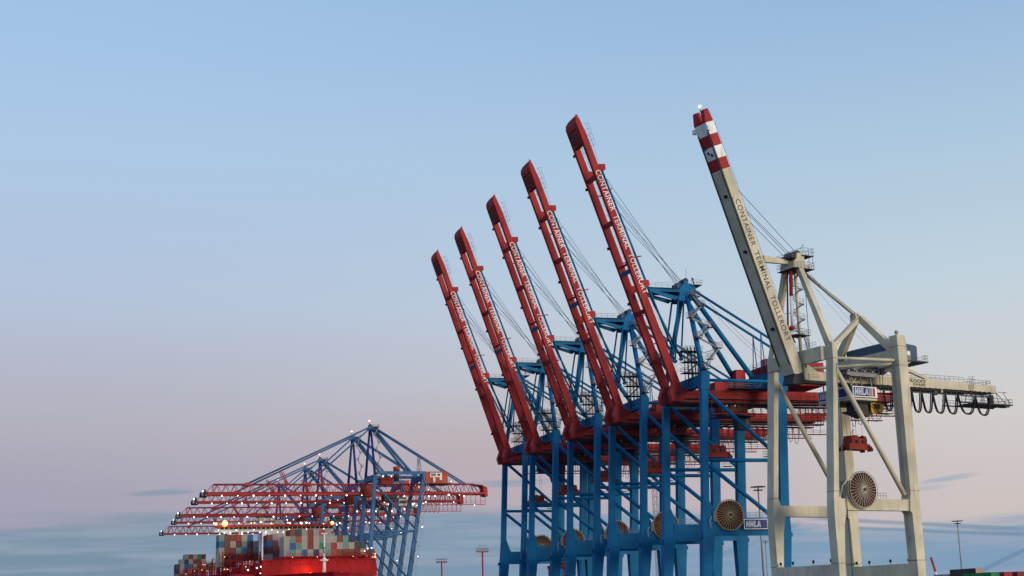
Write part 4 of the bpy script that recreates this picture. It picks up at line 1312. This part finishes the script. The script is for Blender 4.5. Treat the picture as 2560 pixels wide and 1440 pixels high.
# ------------------------------------------------------------------ container ship
DK = 25.0
def ship():
    root = thing('container_ship', 'big red container ship moored under the far cranes, bow towards us', 'ship', (99.0, 740, 0))
    off = (99.0, 740, 0)
    def P(mb, name, par=root): return mb.make(name, par, 0, off)
    # hull lofted from plan outlines
    def outline(k, fl):
        half = [(0, 536+fl), (8*k, 545+fl), (18*k, 562+fl), (26*k, 585+fl*.5), (30.3*k, 612), (30.3*k, 660), (30.3*k, 900), (28*k, 945)]
        return [(99+a, b_) for a, b_ in half]+[(99-a, b_) for a, b_ in half[:0:-1]]
    levels = [(-6, .8, 26), (2, .86, 22), (12, .94, 10), (20, 1.0, 2), (DK, 1.0, 0)]
    vs, fs = [], []
    n = len(outline(1, 0))
    for z, k, fl in levels:
        vs += [(a, b_, z) for a, b_ in outline(k, fl)]
    for i in range(len(levels)-1):
        for j in range(n):
            fs.append((i*n+j, i*n+(j+1) % n, (i+1)*n+(j+1) % n, (i+1)*n+j))
    fs.append(tuple(range((len(levels)-1)*n, len(levels)*n)))
    hb = MB().add(vs, fs, 'hull')
    P(hb, 'hull')
    # breakwater wall on the foredeck
    mb = MB().box(81.0, 129.0, 599.6, 600.2, DK, 30.1, 'hull')
    mb.box(81.2, 128.8, 600.0, 600.6, 30.1, 31.9, 'hull')
    mb.box(81.0, 129.0, 599.5, 600.8, 31.9, 32.3, 'hull')
    for i in range(13):
        mb.box(81.4+i*3.9, 81.6+i*3.9, 599.75, 600.0, 30.1, 31.9, 'hull')
    bw = P(mb, 'breakwater')
    P(MB().rail([(81.2, 599.8, 32.3), (128.8, 599.8, 32.3)], 1.1, 'hull', 1.6, .06), 'railing', bw)
    # hatch covers and lashing bridges
    mb = MB().box(70.5, 128.5, 604, 690, DK, 27.0, 'hull')
    P(mb, 'hatch_coaming')
    P(MB().box(90.5, 127.8, 607, 622, 27.0, 33.9, 'hull'), 'cargo_platform')
    P(MB().box(69.5, 128, 712, 940, DK, 27.4, 'hull'), 'hatch_coaming')
    def lash(yy, x0, x1, ztop, nm='lashing_bridge'):
        mb = MB()
        k = int((x1-x0)/2.5)
        for i in range(k+1):
            xx = x0+(x1-x0)*i/k
            mb.box(xx-.18, xx+.18, yy-.4, yy+.4, DK, ztop, 'hull')
        for zz in (28.2, 31.0, 33.8, 36.6):
            if zz < ztop:
                mb.box(x0-.3, x1+.3, yy-.9, yy+.9, zz-.2, zz, 'hull')
                mb.rail([(x0, yy-.9, zz), (x1, yy-.9, zz)], 1.1, 'hull', 2.4, .06)
        rq = random.Random(int(yy)+1)
        for i in range(k*2):
            xx = x0+(x1-x0)*i/(2*k)
            h0 = DK+rq.random()*3
            mb.box(xx+.05, xx+1.1, yy-.3+.02*(i % 5), yy+.3, h0, min(ztop-1, h0+2.2+rq.random()*4), 'hull')
        for i in range(k):
            xx = x0+(x1-x0)*i/k
            mb.tube((xx, yy-.5, DK+1), (xx+2.4, yy-.5, DK+6), .1, 'rust', 4)
            if i % 2:
                mb.tube((xx+2.4, yy-.5, 31.5), (xx, yy-.5, min(ztop, 36)), .1, 'rust', 4)
        b0 = P(mb, nm)
        rnd = random.Random(int(yy))
        for i in range(5):
            q = (x0+(x1-x0)*rnd.random(), yy-1.0, rnd.choice((30.2, 33.0, 35.6))+.4)
            if q[2] < ztop:
                P(MB().ball(q, .16, 'lamp_warm', 6).tube(q, (q[0], q[1]+.5, q[2]), .06, 'dark_steel', 4), 'lamp', b0)
    lash(624.5, 76.0, 84.5, 33.0)
    lash(639, 73.0, 85.5, 36.0)
    lash(651.5, 71.0, 87.5, 38.2)
    lash(690.0, 70.5, 93.0, 37.0)
    lash(735.0, 69.5, 90.0, 37.5)
    lash(780.0, 69.5, 90.0, 38.0)
    lash(825.0, 69.5, 88.0, 38.5)
    lash(868.0, 69.5, 90.0, 39.0)
    lash(604.5, 92.0, 128.0, 34.0)
    # bridge
    mb = MB().box(72.0, 129.2, 699.5, 706, 49.6, 50.9, 'white')
    mb.box(72.2, 129.0, 699.4, 699.5, 50.6, 50.95, 'cream')
    mb.prism([(74.2, 49.6), (80.2, 49.6), (80.2, 47.6), (79.2, 48.4), (77.6, 49.0)], 700, 705, 'white')
    mb.box(83.5, 84.6, 700, 705, 45, 49.6, 'white')
    mb.box(73.4, 84.4, 702, 704, 48.4, 48.7, 'white')
    mb.prism([(120, 49.6), (128.4, 49.6), (126, 48.7), (121, 48.0)], 700, 705, 'white')
    br = P(mb, 'bridge_deck')
    P(MB().box(94.7, 106.0, 700, 716, DK, 49.6, 'white').box(106.0, 116, 702, 716, DK, 49.6, 'white'), 'deckhouse')
    mb = MB().box(74.6, 127.0, 700.4, 705.4, 50.9, 52.0, 'glass')
    for i in range(25):
        mb.box(74.6+i*2.17, 74.85+i*2.17, 700.3, 700.4, 50.9, 52.0, 'white')
    P(mb, 'window_band', br)
    mb = MB().box(73.0, 128.6, 699.8, 706, 52.0, 53.1, 'roof_red')
    P(mb, 'bridge_roof', br)
    P(MB().rail([(73.4, 700, 53.0), (128.2, 700, 53.0)], 1.2, 'white', 2.2, .06), 'railing', br)
    mb = MB()
    rnd = random.Random(4)
    for i in range(9):
        xx = 88+i*2.6
        mb.tube((xx, 703, 53), (xx, 703, 56.2+rnd.random()*2), .12, 'grey_steel', 5)
    mb.box(88, 108, 702.5, 703.5, 55.0, 55.2, 'grey_steel')
    mb.box(92, 100, 702, 704.5, 56.6, 57.2, 'dark_steel')
    mb.box(93.5, 96, 702, 704, 53, 56.6, 'cream')
    mb.box(101, 105, 702, 704, 53, 55.4, 'cream')
    mb.box(97.5, 98.5, 701, 705, 57.9, 58.2, 'grey_steel')
    P(mb, 'radar_mast')
    mb = MB().tube((125.6, 702, 53), (125.6, 702, 54.2), .2, 'white', 6)
    mb.ball((125.6, 702, 55.0), .9, 'lens', 12)
    P(mb, 'satellite_dome')
    mb = MB().tube((86.5, 702, 53), (86.5, 702, 53.9), .2, 'white', 6)
    mb.ball((86.5, 702, 54.5), .7, 'lens', 12)
    P(mb, 'satellite_dome')
    for i, (xx, zz, r, k) in enumerate(((72.8, 53.6, .62, 'lamp_warm'), (77.0, 53.8, 1.35, 'lamp_warm'), (128.6, 53.6, .8, 'lamp_warm'),
                                         (91, 54.0, .3, 'lamp_warm'), (99, 53.6, .3, 'lamp_warm'), (113.5, 53.6, .45, 'lamp'), (116, 53.8, .35, 'lamp'), (108, 53.6, .25, 'lamp'), (94, 54.3, .25, 'lamp'))):
        P(MB().ball((xx, 699.6, zz), r, k, 10).tube((xx, 699.6, zz-1.0), (xx, 699.6, zz), .1, 'grey_steel', 5), 'lamp', br)
    for i in range(20):
        xx = 74+i*2.8
        P(MB().ball((xx, 699.3, 49.4 if i % 3 else 50.7), .2, 'lamp', 6).tube((xx, 699.3, 49.6 if i % 3 else 50.9), (xx, 699.6, 49.6 if i % 3 else 50.9), .05, 'grey_steel', 4), 'lamp', br)
    # foremast
    mb = MB().tube((105.5, 592, DK), (105.5, 592, 31.6), .72, 'white', 16, .55)
    mb.tube((105.5, 592, 31.6), (105.5, 592, 42.3), .36, 'white', 14, .28)
    mb.tube((105.5, 592, 36.2), (105.5, 592, 36.7), .46, 'black', 14)
    mb.tube((105.5, 592, 34.4), (105.5, 592, 35.9), .5, 'grey_steel', 10)
    mb.tube((105.5, 592, 30.9), (105.5, 592, 31.5), .7, 'white', 18, 1.85)
    mb.tube((105.5, 592, 31.5), (105.5, 592, 31.75), 1.85, 'white', 18)
    mb.tube((105.5, 592, 31.75), (105.5, 592, 32.5), 1.2, 'white', 14, .4)
    mb.box(104.2, 106.8, 591.7, 592.3, 42.1, 42.4, 'white')
    P(mb, 'foremast')
    # deck gear in front of the wall
    mb = MB()
    rnd = random.Random(9)
    for i in range(14):
        xx = 96+rnd.random()*22
        mb.tube((xx, 594+rnd.random()*3, DK), (xx, 594+rnd.random()*3, DK+.8+rnd.random()*1.2), .12+.25*rnd.random(), rnd.choice(('hull', 'grey_steel', 'dark_steel')), 8)
    for xx in (101.5, 109.0):
        mb.tube((xx-1.2, 595, DK+1.0), (xx+1.2, 595, DK+1.0), .95, 'hull', 14)
    mb.path([(97, 596, DK+.4), (98.5, 596, DK+.9), (100.4, 596, DK+1.6), (101.6, 596, DK+1.5)], .25, 'hull', 6)
    P(mb, 'mooring_winch')
    for xx, zz in ((95.2, 25.9), (97.0, 25.8), (98.6, 25.5)):
        P(MB().ball((xx, 596.6, zz), .38, 'lamp_warm', 8).tube((xx, 596.6, DK), (xx, 596.6, zz), .1, 'dark_steel', 5), 'deck_lamp')
    ld = bpy.data.lights.new('deck_lamp_light', 'POINT')
    ld.energy = 1700
    ld.color = (1, .36, .07)
    ld.shadow_soft_size = .5
    lo = bpy.data.objects.new('deck_lamp_light', ld)
    COL.objects.link(lo)
    lo.parent = root
    lo.location = (99.6-99, 595.2-740, 27.4)
    # light posts at the starboard rail and on the port bridges
    mb = MB()
    for i in range(5):
        xx = 120.5+i*2.0
        mb.tube((xx, 602, 30), (xx, 602, 36.5-(i % 2)*1.2), .1, 'hull', 5)
    for zz in (33.0, 34.8, 36.2):
        mb.box(120, 129, 601.8, 602.6, zz-.12, zz, 'hull')
    rnd = random.Random(12)
    for i in range(26):
        xx, zz = 120+rnd.random()*8.6, 32.4+rnd.random()*3.6*(.4+.6*rnd.random())
        mb.box(xx, xx+.3+rnd.random()*.9, 601.6, 602.4, zz, zz+.2+rnd.random()*.6, 'hull')
    for i in range(7):
        xx = 120.6+i*1.2
        mb.tube((xx, 602, 31), (xx+1.2, 602, 35), .09, 'hull', 4)
    P(mb, 'rail_frame')
    for xx, zz in ((128.6, 33.3), (128.8, 34.2), (127.6, 32.9), (127.2, 36.6), (124.2, 35.4), (128.8, 32.7), (125.5, 36.4)):
        P(MB().ball((xx, 601.4, zz), .26, 'lamp_warm' if zz < 36 else 'lamp', 7).tube((xx, 601.4, zz), (xx, 602, zz), .06, 'dark_steel', 4), 'lamp')
    for xx, zz in ((78.5, 29.2), (82.2, 30.0), (83.9, 30.5), (85.6, 31.1), (83.7, 27.6), (85.4, 28.0), (83.0, 26.8), (84.8, 25.6)):
        P(MB().ball((xx, 622.8, zz), .3, 'lamp', 7).tube((xx, 622.8, zz), (xx, 623.6, zz), .06, 'dark_steel', 4), 'lamp')
ship()

# ------------------------------------------------------------------ containers
CC = {'cream': (.43, .39, .30), 'pale grey': (.32, .32, .31), 'orange red': (.42, .075, .035), 'brownish red': (.24, .045, .03), 'maroon': (.16, .028, .03),
      'grey green': (.20, .29, .24), 'sea green': (.16, .33, .26), 'blue': (.025, .13, .32), 'navy blue': (.03, .035, .10), 'dark grey': (.055, .06, .07),
      'bright green': (.03, .26, .07), 'red': (.40, .04, .035), 'brown': (.22, .065, .035), 'beige': (.44, .37, .28), 'dark green': (.02, .12, .06), 'charcoal': (.06, .06, .058), 'yellowish': (.52, .47, .24)}
CM = {}
CW, CH, CL = 2.44, 2.78, 12.19
def cont_mesh(col):
    if col in CM:
        return CM[col]
    k = 'c_'+col
    M[k] = mat(col.replace(' ', '_')+'_container_steel', CC[col], .5, .5, tuple(v*.55+.03 for v in CC[col]), scale=.9, corr=2.2)
    a, h, L = CW/2, CH, CL
    mb = MB().box(-a+.05, a-.05, .06, L-.06, .1, h-.05, k)
    t = .13
    for x0 in (-a, a-t):
        for y0 in (0, L-t):
            mb.box(x0, x0+t, y0, y0+t, 0, h, k)
        mb.box(x0, x0+t, t, L-t, 0, .16, k)
        mb.box(x0, x0+t, t, L-t, h-.1, h, k)
    for y0 in (0, L-t):
        mb.box(-a+t, a-t, y0, y0+t, 0, .16, k)
        mb.box(-a+t, a-t, y0, y0+t, h-.12, h, k)
    for x0 in (-.75, -.3, .3, .75):
        mb.tube((x0, .02, .2), (x0, .02, h-.15), .035, 'grey_steel', 4)
    mb.box(-.02, .02, .03, .06, .16, h-.12, 'dark_steel')
    o = mb.make('shipping_container')
    me = o.data
    bpy.data.objects.remove(o)
    CM[col] = me
    return me
def container(col, x, y, z, label, group, rz=0, sc=None):
    o = bpy.data.objects.new('shipping_container', cont_mesh(col))
    COL.objects.link(o)
    o.location = (x, y, z)
    o.rotation_euler = (0, 0, rz)
    if sc:
        o.scale = sc
    return tag(o, label, 'container', group)
OR = ['first', 'second', 'third', 'fourth', 'fifth', 'sixth', 'seventh', 'eighth', 'ninth', 'tenth', 'eleventh', 'twelfth', 'thirteenth', 'fourteenth', 'fifteenth']
G1 = 'containers stacked behind the red bow wall'
FR = [[None, 'brown', 'dark grey', 'pale grey', 'brownish red', 'pale grey', 'orange red', 'pale grey'],
      ['cream', 'grey green', 'orange red', 'cream', 'brownish red', 'cream', 'grey green', 'cream', 'cream', 'brown', 'sea green', 'navy blue'],
      ['cream', 'blue', 'sea green', 'cream', 'brownish red', 'cream', 'bright green', 'pale grey', 'red', 'cream', 'grey green', 'cream'],
      ['pale grey', 'sea green', 'beige', 'blue', 'cream', 'navy blue', 'beige', 'grey green', 'orange red', 'brown', 'brownish red', 'brown', 'dark grey', 'cream']]
TN = ['top', 'second', 'third', 'bottom', 'fifth']
for t, row in enumerate(FR):
    for i, col in enumerate(row):
        if col:
            container(col, 92.7+i*2.5, 609, 33.95+(3-t)*2.8, f'{col} container, {OR[i if t else i-1]} from left in {TN[t]} row behind the red bow wall', G1)
for i, (x, z) in enumerate(((122.7, 36.75), (125.2, 36.75), (127.6, 33.95))):
    container('charcoal', x, 609, z, ('charcoal container at the right shoulder of the bow stack, left of two', 'charcoal container at the right shoulder of the bow stack, right of two', 'charcoal container standing lowest at the right end of the bow stack')[i], G1)
G2 = 'containers left of the bow stack'
for i, colm in enumerate((['brownish red', 'blue', 'maroon', 'pale grey'], ['pale grey', 'brownish red', 'brown', 'dark grey'], ['beige', 'pale grey', 'brown', 'orange red'])):
    for t, col in enumerate(colm):
        container(col, 90.0+i*2.5, 640+i*.6, 42.1-t*2.8+(.4 if i else 0), f'{col} container, {TN[t] if t < 3 else "fourth"} one down in {OR[i]} column right of the white pylon', G2)
G3 = 'containers on the port side before the bridge'
PT = [['grey green', 'brown', 'brown', 'red', 'cream', 'blue', None],
      ['blue', 'brown', 'cream', 'maroon', 'grey green', 'navy blue', 'pale grey'],
      ['cream', 'brown', 'brownish red', 'sea green', 'blue', 'brown', 'grey green'],
      ['yellowish', 'dark grey', 'navy blue', 'brown', 'brownish red', 'dark grey', 'brown'],
      ['cream', 'brown', 'maroon']]
for t, row in enumerate(PT):
    for i, col in enumerate(row):
        if col:
            container(col, 70.7+i*2.52, 654, 43.0-t*2.8-(.9 if i > 1 and t == 0 else 0)*0, f'{col} container, {OR[i]} from left in {("top", "second", "third", "fourth", "fifth")[t]} row under the left bridge wing', G3)
G4 = 'containers stacked far aft on the ship'
AF = [[None, None, 'pale grey', 'brownish red', 'cream', 'bright green', 'maroon'],
      [None, 'pale grey', 'navy blue', 'cream', 'brown', 'brownish red', 'cream'],
      ['dark grey', 'cream', 'blue', 'blue', 'cream', 'brown', 'sea green'],
      ['navy blue', 'cream', 'brown', 'cream', 'brown', 'pale grey', 'brown'],
      ['grey green', 'brown', 'beige', 'brown', 'blue', 'cream', 'maroon']]
for t, row in enumerate(AF):
    for i, col in enumerate(row):
        if col:
            container(col, 69.8+i*2.5, 880, 44.9-t*2.8, f'{col} container, {OR[i]} column from left, {("top", "second", "third", "fourth", "fifth")[t]} row of the leftmost far stack', G4)
for i, (col, x, y, z) in enumerate((('bright green', 86.0, 850, 38.6), ('yellowish', 88.4, 850, 38.6), ('brownish red', 88.5, 800, 39.0), ('maroon', 91, 800, 39.0))):
    container(col, x, y, z, (('bright green container lit by lamps just right of the leftmost far stack'), 'yellowish container lit by lamps, beside the bright green one aft', 'brownish red container left of the port side stack, standing alone', 'maroon container tucked behind the port side stack')[i], G4)
# the yard at the right edge
G5 = 'containers standing in the yard at the right'
container('charcoal', 243.0, 345, 13.72, 'charcoal container with a rusty cream door end, biggest one at the lower right', G5)
M['door_cream'] = mat('rusty_cream_door', (.42, .34, .22), .6, .75, (.20, .09, .04), scale=1.6)
d0 = MB().box(-1.2, 1.2, -.05, -.01, .05, CH-.03, 'door_cream').make('door', bpy.data.objects[[o.name for o in bpy.data.objects if o.get('label', '').startswith('charcoal container with a rusty')][0]])
for i, col in enumerate(('bright green', 'red', 'brownish red')):
    container(col, 230.0+i*3.95, 320, 6+2*CH+.45, ('bright green container beside the rusty ended charcoal container', 'red container right of the bright green one at the lower right corner', 'brownish red container cut by the right edge of the picture')[i], G5)
container('pale grey', 300.5, 440, 14.3, 'pale grey container peeping out left behind the charcoal one', G5)

# ------------------------------------------------------------------ masts
def disc_mast(x, y, zt, label):
    t = thing('floodlight_mast', label, 'lamp mast', (x, y, QZ), 0, 'grey floodlight masts with ring heads')
    MB().tube((0, 0, 0), (0, 0, zt-QZ), .42, 'grey_steel', 10, .22).make('mast_pole', t)
    for z, r in ((zt-QZ+.1, 2.3), (zt-QZ-.9, 1.5)):
        mb = MB().tube((0, 0, z-.12), (0, 0, z+.12), r*.6, 'dark_steel', 20)
        for i in range(12):
            a = 2*math.pi*i/12
            mb.beam((r*.55*math.cos(a), r*.55*math.sin(a), z), (r*math.cos(a), r*math.sin(a), z-.05), .5, .24, 'dark_steel')
        mb.make('lamp_ring', t)
disc_mast(357.9, 520, 40.1, 'grey floodlight mast with ring head, standing above the yard at the right edge')
disc_mast(205.5, 400, 43.7, 'tall grey floodlight mast half hidden behind the left grey crane leg')
disc_mast(382.5, 740, 43.7, 'smaller grey floodlight mast low beside the left grey crane leg')
def bar_mast(x, y, zt, rows, label):
    t = thing('floodlight_mast', label, 'lamp mast', (x, y, QZ), 0, 'red floodlight masts between ship and blue cranes')
    h = zt-QZ
    MB().tube((0, 0, 0), (0, 0, h), .62, 'far_red', 10, .42).make('mast_pole', t)
    mb = MB().box(-3.0, 3.0, -1.0, 1.0, h, h+.4, 'far_red')
    if rows > 2:
        mb.rail([(-3, -1, h+.4), (3, -1, h+.4), (3, 1, h+.4), (-3, 1, h+.4)], 1.4, 'grey_steel', 1.5, .06)
    mb.make('lamp_platform', t)
    for r in range(rows):
        z = h+.7+r*1.25
        w = 2.9 if r < 2 else 1.5
        mb = MB().tube((-w, 0, z), (w, 0, z), .07, 'grey_steel', 5)
        for i in range(7 if r < 2 else 3):
            xx = -w+2*w*i/(6 if r < 2 else 2)
            mb.box(xx-.24, xx+.24, -.3, .15, z-.22, z+.28, 'dark_steel' if rows < 3 else 'grey_steel')
            mb.tube((xx, 0, z-1.0), (xx, 0, z), .05, 'grey_steel', 4)
        mb.make('lamp_bar', t)
bar_mast(210.3, 720, 39.3, 3, 'taller red floodlight mast with a railed lamp platform, beside the leftmost blue crane')
bar_mast(209.5, 800, 37.2, 2, 'shorter red floodlight mast with two rows of dark lamps')
t = thing('lattice_mast', 'slim grey lattice mast seen between the blue crane legs', 'mast', (239.6, 560, QZ))
mb = MB()
for i in range(17):
    z0, z1 = i*3.0, i*3.0+3.0
    c = [(-.9, -.9), (.9, -.9), (.9, .9), (-.9, .9)]
    for j in range(4):
        a, e = c[j], c[(j+1) % 4]
        mb.tube((*a, z0), (*a, z1), .11, 'grey_steel', 4)
        mb.tube((*a, z0), (*e, z1), .07, 'grey_steel', 4)
        mb.tube((*a, z1), (*e, z1), .07, 'grey_steel', 4)
mb.make('lattice_tower', t)
MB().deck(-1.8, 1.8, -1.8, 1.8, 36.5).make('service_platform', t)

# ------------------------------------------------------------------ straddle carrier and distant crane
t = thing('straddle_carrier', 'dark red straddle carrier standing between the blue crane legs', 'straddle carrier', (144.2, 411, QZ))
H = 15.6
for sx in (-1, 1):
    mb = MB()
    for sy in (-3.2, 3.2):
        mb.box(sx*2.4-.3, sx*2.4+.3, sy-.3, sy+.3, 1.2, H-.8, 'rust')
    mb.box(sx*2.4-.4, sx*2.4+.4, -5.0, 5.0, 1.0, 1.8, 'rust')
    mb.make('side_frame', t)
    for sy in (-4.2, -1.6, 1.6, 4.2):
        MB().tube((sx*2.4-.22, sy, .75), (sx*2.4+.22, sy, .75), .75, 'black', 16).make('wheel', t)
mb = MB()
for sx in (-1, 1):
    mb.box(sx*2.4-.35, sx*2.4+.35, -4.2, 4.2, H-.8, H, 'rust')
for sy in (-3.2, 3.2):
    mb.box(-2.05, 2.05, sy-.35, sy+.35, H-.75, H-.05, 'rust')
mb.box(-1.6, 1.6, -2.2, 2.2, H+.001, H+.9, 'dark_steel')
mb.make('top_frame', t)
for sx in (-1, 1):
    MB().tube((sx*2.4, -3.3, H+.05), (sx*2.4, -3.3, H+1.4), .28, 'dark_steel', 10).tube((sx*2.4, -3.3, H+1.4), (sx*2.4, -3.3, H+1.7), .5, 'dark_steel', 10).make('exhaust', t)
mb = MB().box(1.0, 3.0, -5.0, -3.6, H-3.2, H-1.0, 'rust')
mb.box(1.1, 2.9, -5.04, -5.0, H-2.4, H-1.3, 'glass')
mb.make('operator_cab', t)
t = thing('mobile_harbour_crane', 'small distant crane with red and white lattice jib, right of the grey crane', 'crane', (533, 800, QZ))
mb = MB()
A, Bq = Vector((1.2, 0, 8)), Vector((-4.2, 0, 29.0))
nseg = 7
for s in range(nseg):
    a, c = A.lerp(Bq, s/nseg), A.lerp(Bq, (s+1)/nseg)
    mb.beam(a, c, .9, 1.1, 'red' if s not in (2, 3) else 'white')
mb.make('jib', t)
MB().box(-2.5, 3.5, -2.5, 2.5, 4, 9.0, 'grey_steel').make('crane_house', t)
MB().tube((0, 0, 0), (0, 0, 4), 1.6, 'grey_steel', 14).box(-6, 6, -4, 4, -.0, 1.2, 'dark_steel').make('undercarriage', t)
MB().tube((3, 0, 9), (-4.2, 0, 29), .08, 'rope', 4).make('rope', t)
t = tag(MB().box(-1.2, 1.2, -1.2, 1.2, 0, 15.0, 'rust').box(-1.5, 1.5, -1.5, 1.5, 15.0, 15.5, 'dark_steel').tube((0, 0, 15.5), (0, 0, 16.6), .5, 'dark_steel', 10).make('chimney_stack'), 'short rusty stack standing left of the distant red and white jib', 'stack')
t.location = (388.5, 600, QZ)

# ------------------------------------------------------------------ smoke plume far behind the cranes
sm = bpy.data.materials.new('pale_smoke')
sm.use_nodes = True
t_ = sm.node_tree
t_.nodes.clear()
om = t_.nodes.new('ShaderNodeOutputMaterial')
pv = t_.nodes.new('ShaderNodeVolumePrincipled')
pv.inputs['Color'].default_value = (.92, .86, .84, 1)
tcn = t_.nodes.new('ShaderNodeTexCoord')
nn = t_.nodes.new('ShaderNodeTexNoise')
nn.inputs['Scale'].default_value = .09
nn.inputs['Detail'].default_value = 4
t_.links.new(tcn.outputs['Object'], nn.inputs['Vector'])
mr = t_.nodes.new('ShaderNodeMapRange')
mr.inputs[1].default_value, mr.inputs[2].default_value = .42, .72
mr.inputs[4].default_value = .16
t_.links.new(nn.outputs[0], mr.inputs[0])
t_.links.new(mr.outputs[0], pv.inputs['Density'])
t_.links.new(pv.outputs[0], om.inputs['Volume'])
M['smoke'] = sm
mb = MB().tube((0, 0, 0), (-9, 0, 40), 7.0, 'smoke', 14, 5.5)
mb.tube((-9, 0, 40), (-16, 0, 86), 5.5, 'smoke', 14, 1.2)
so = mb.make('smoke')
so.location = (764, 1500, 4)
so['kind'] = 'stuff'
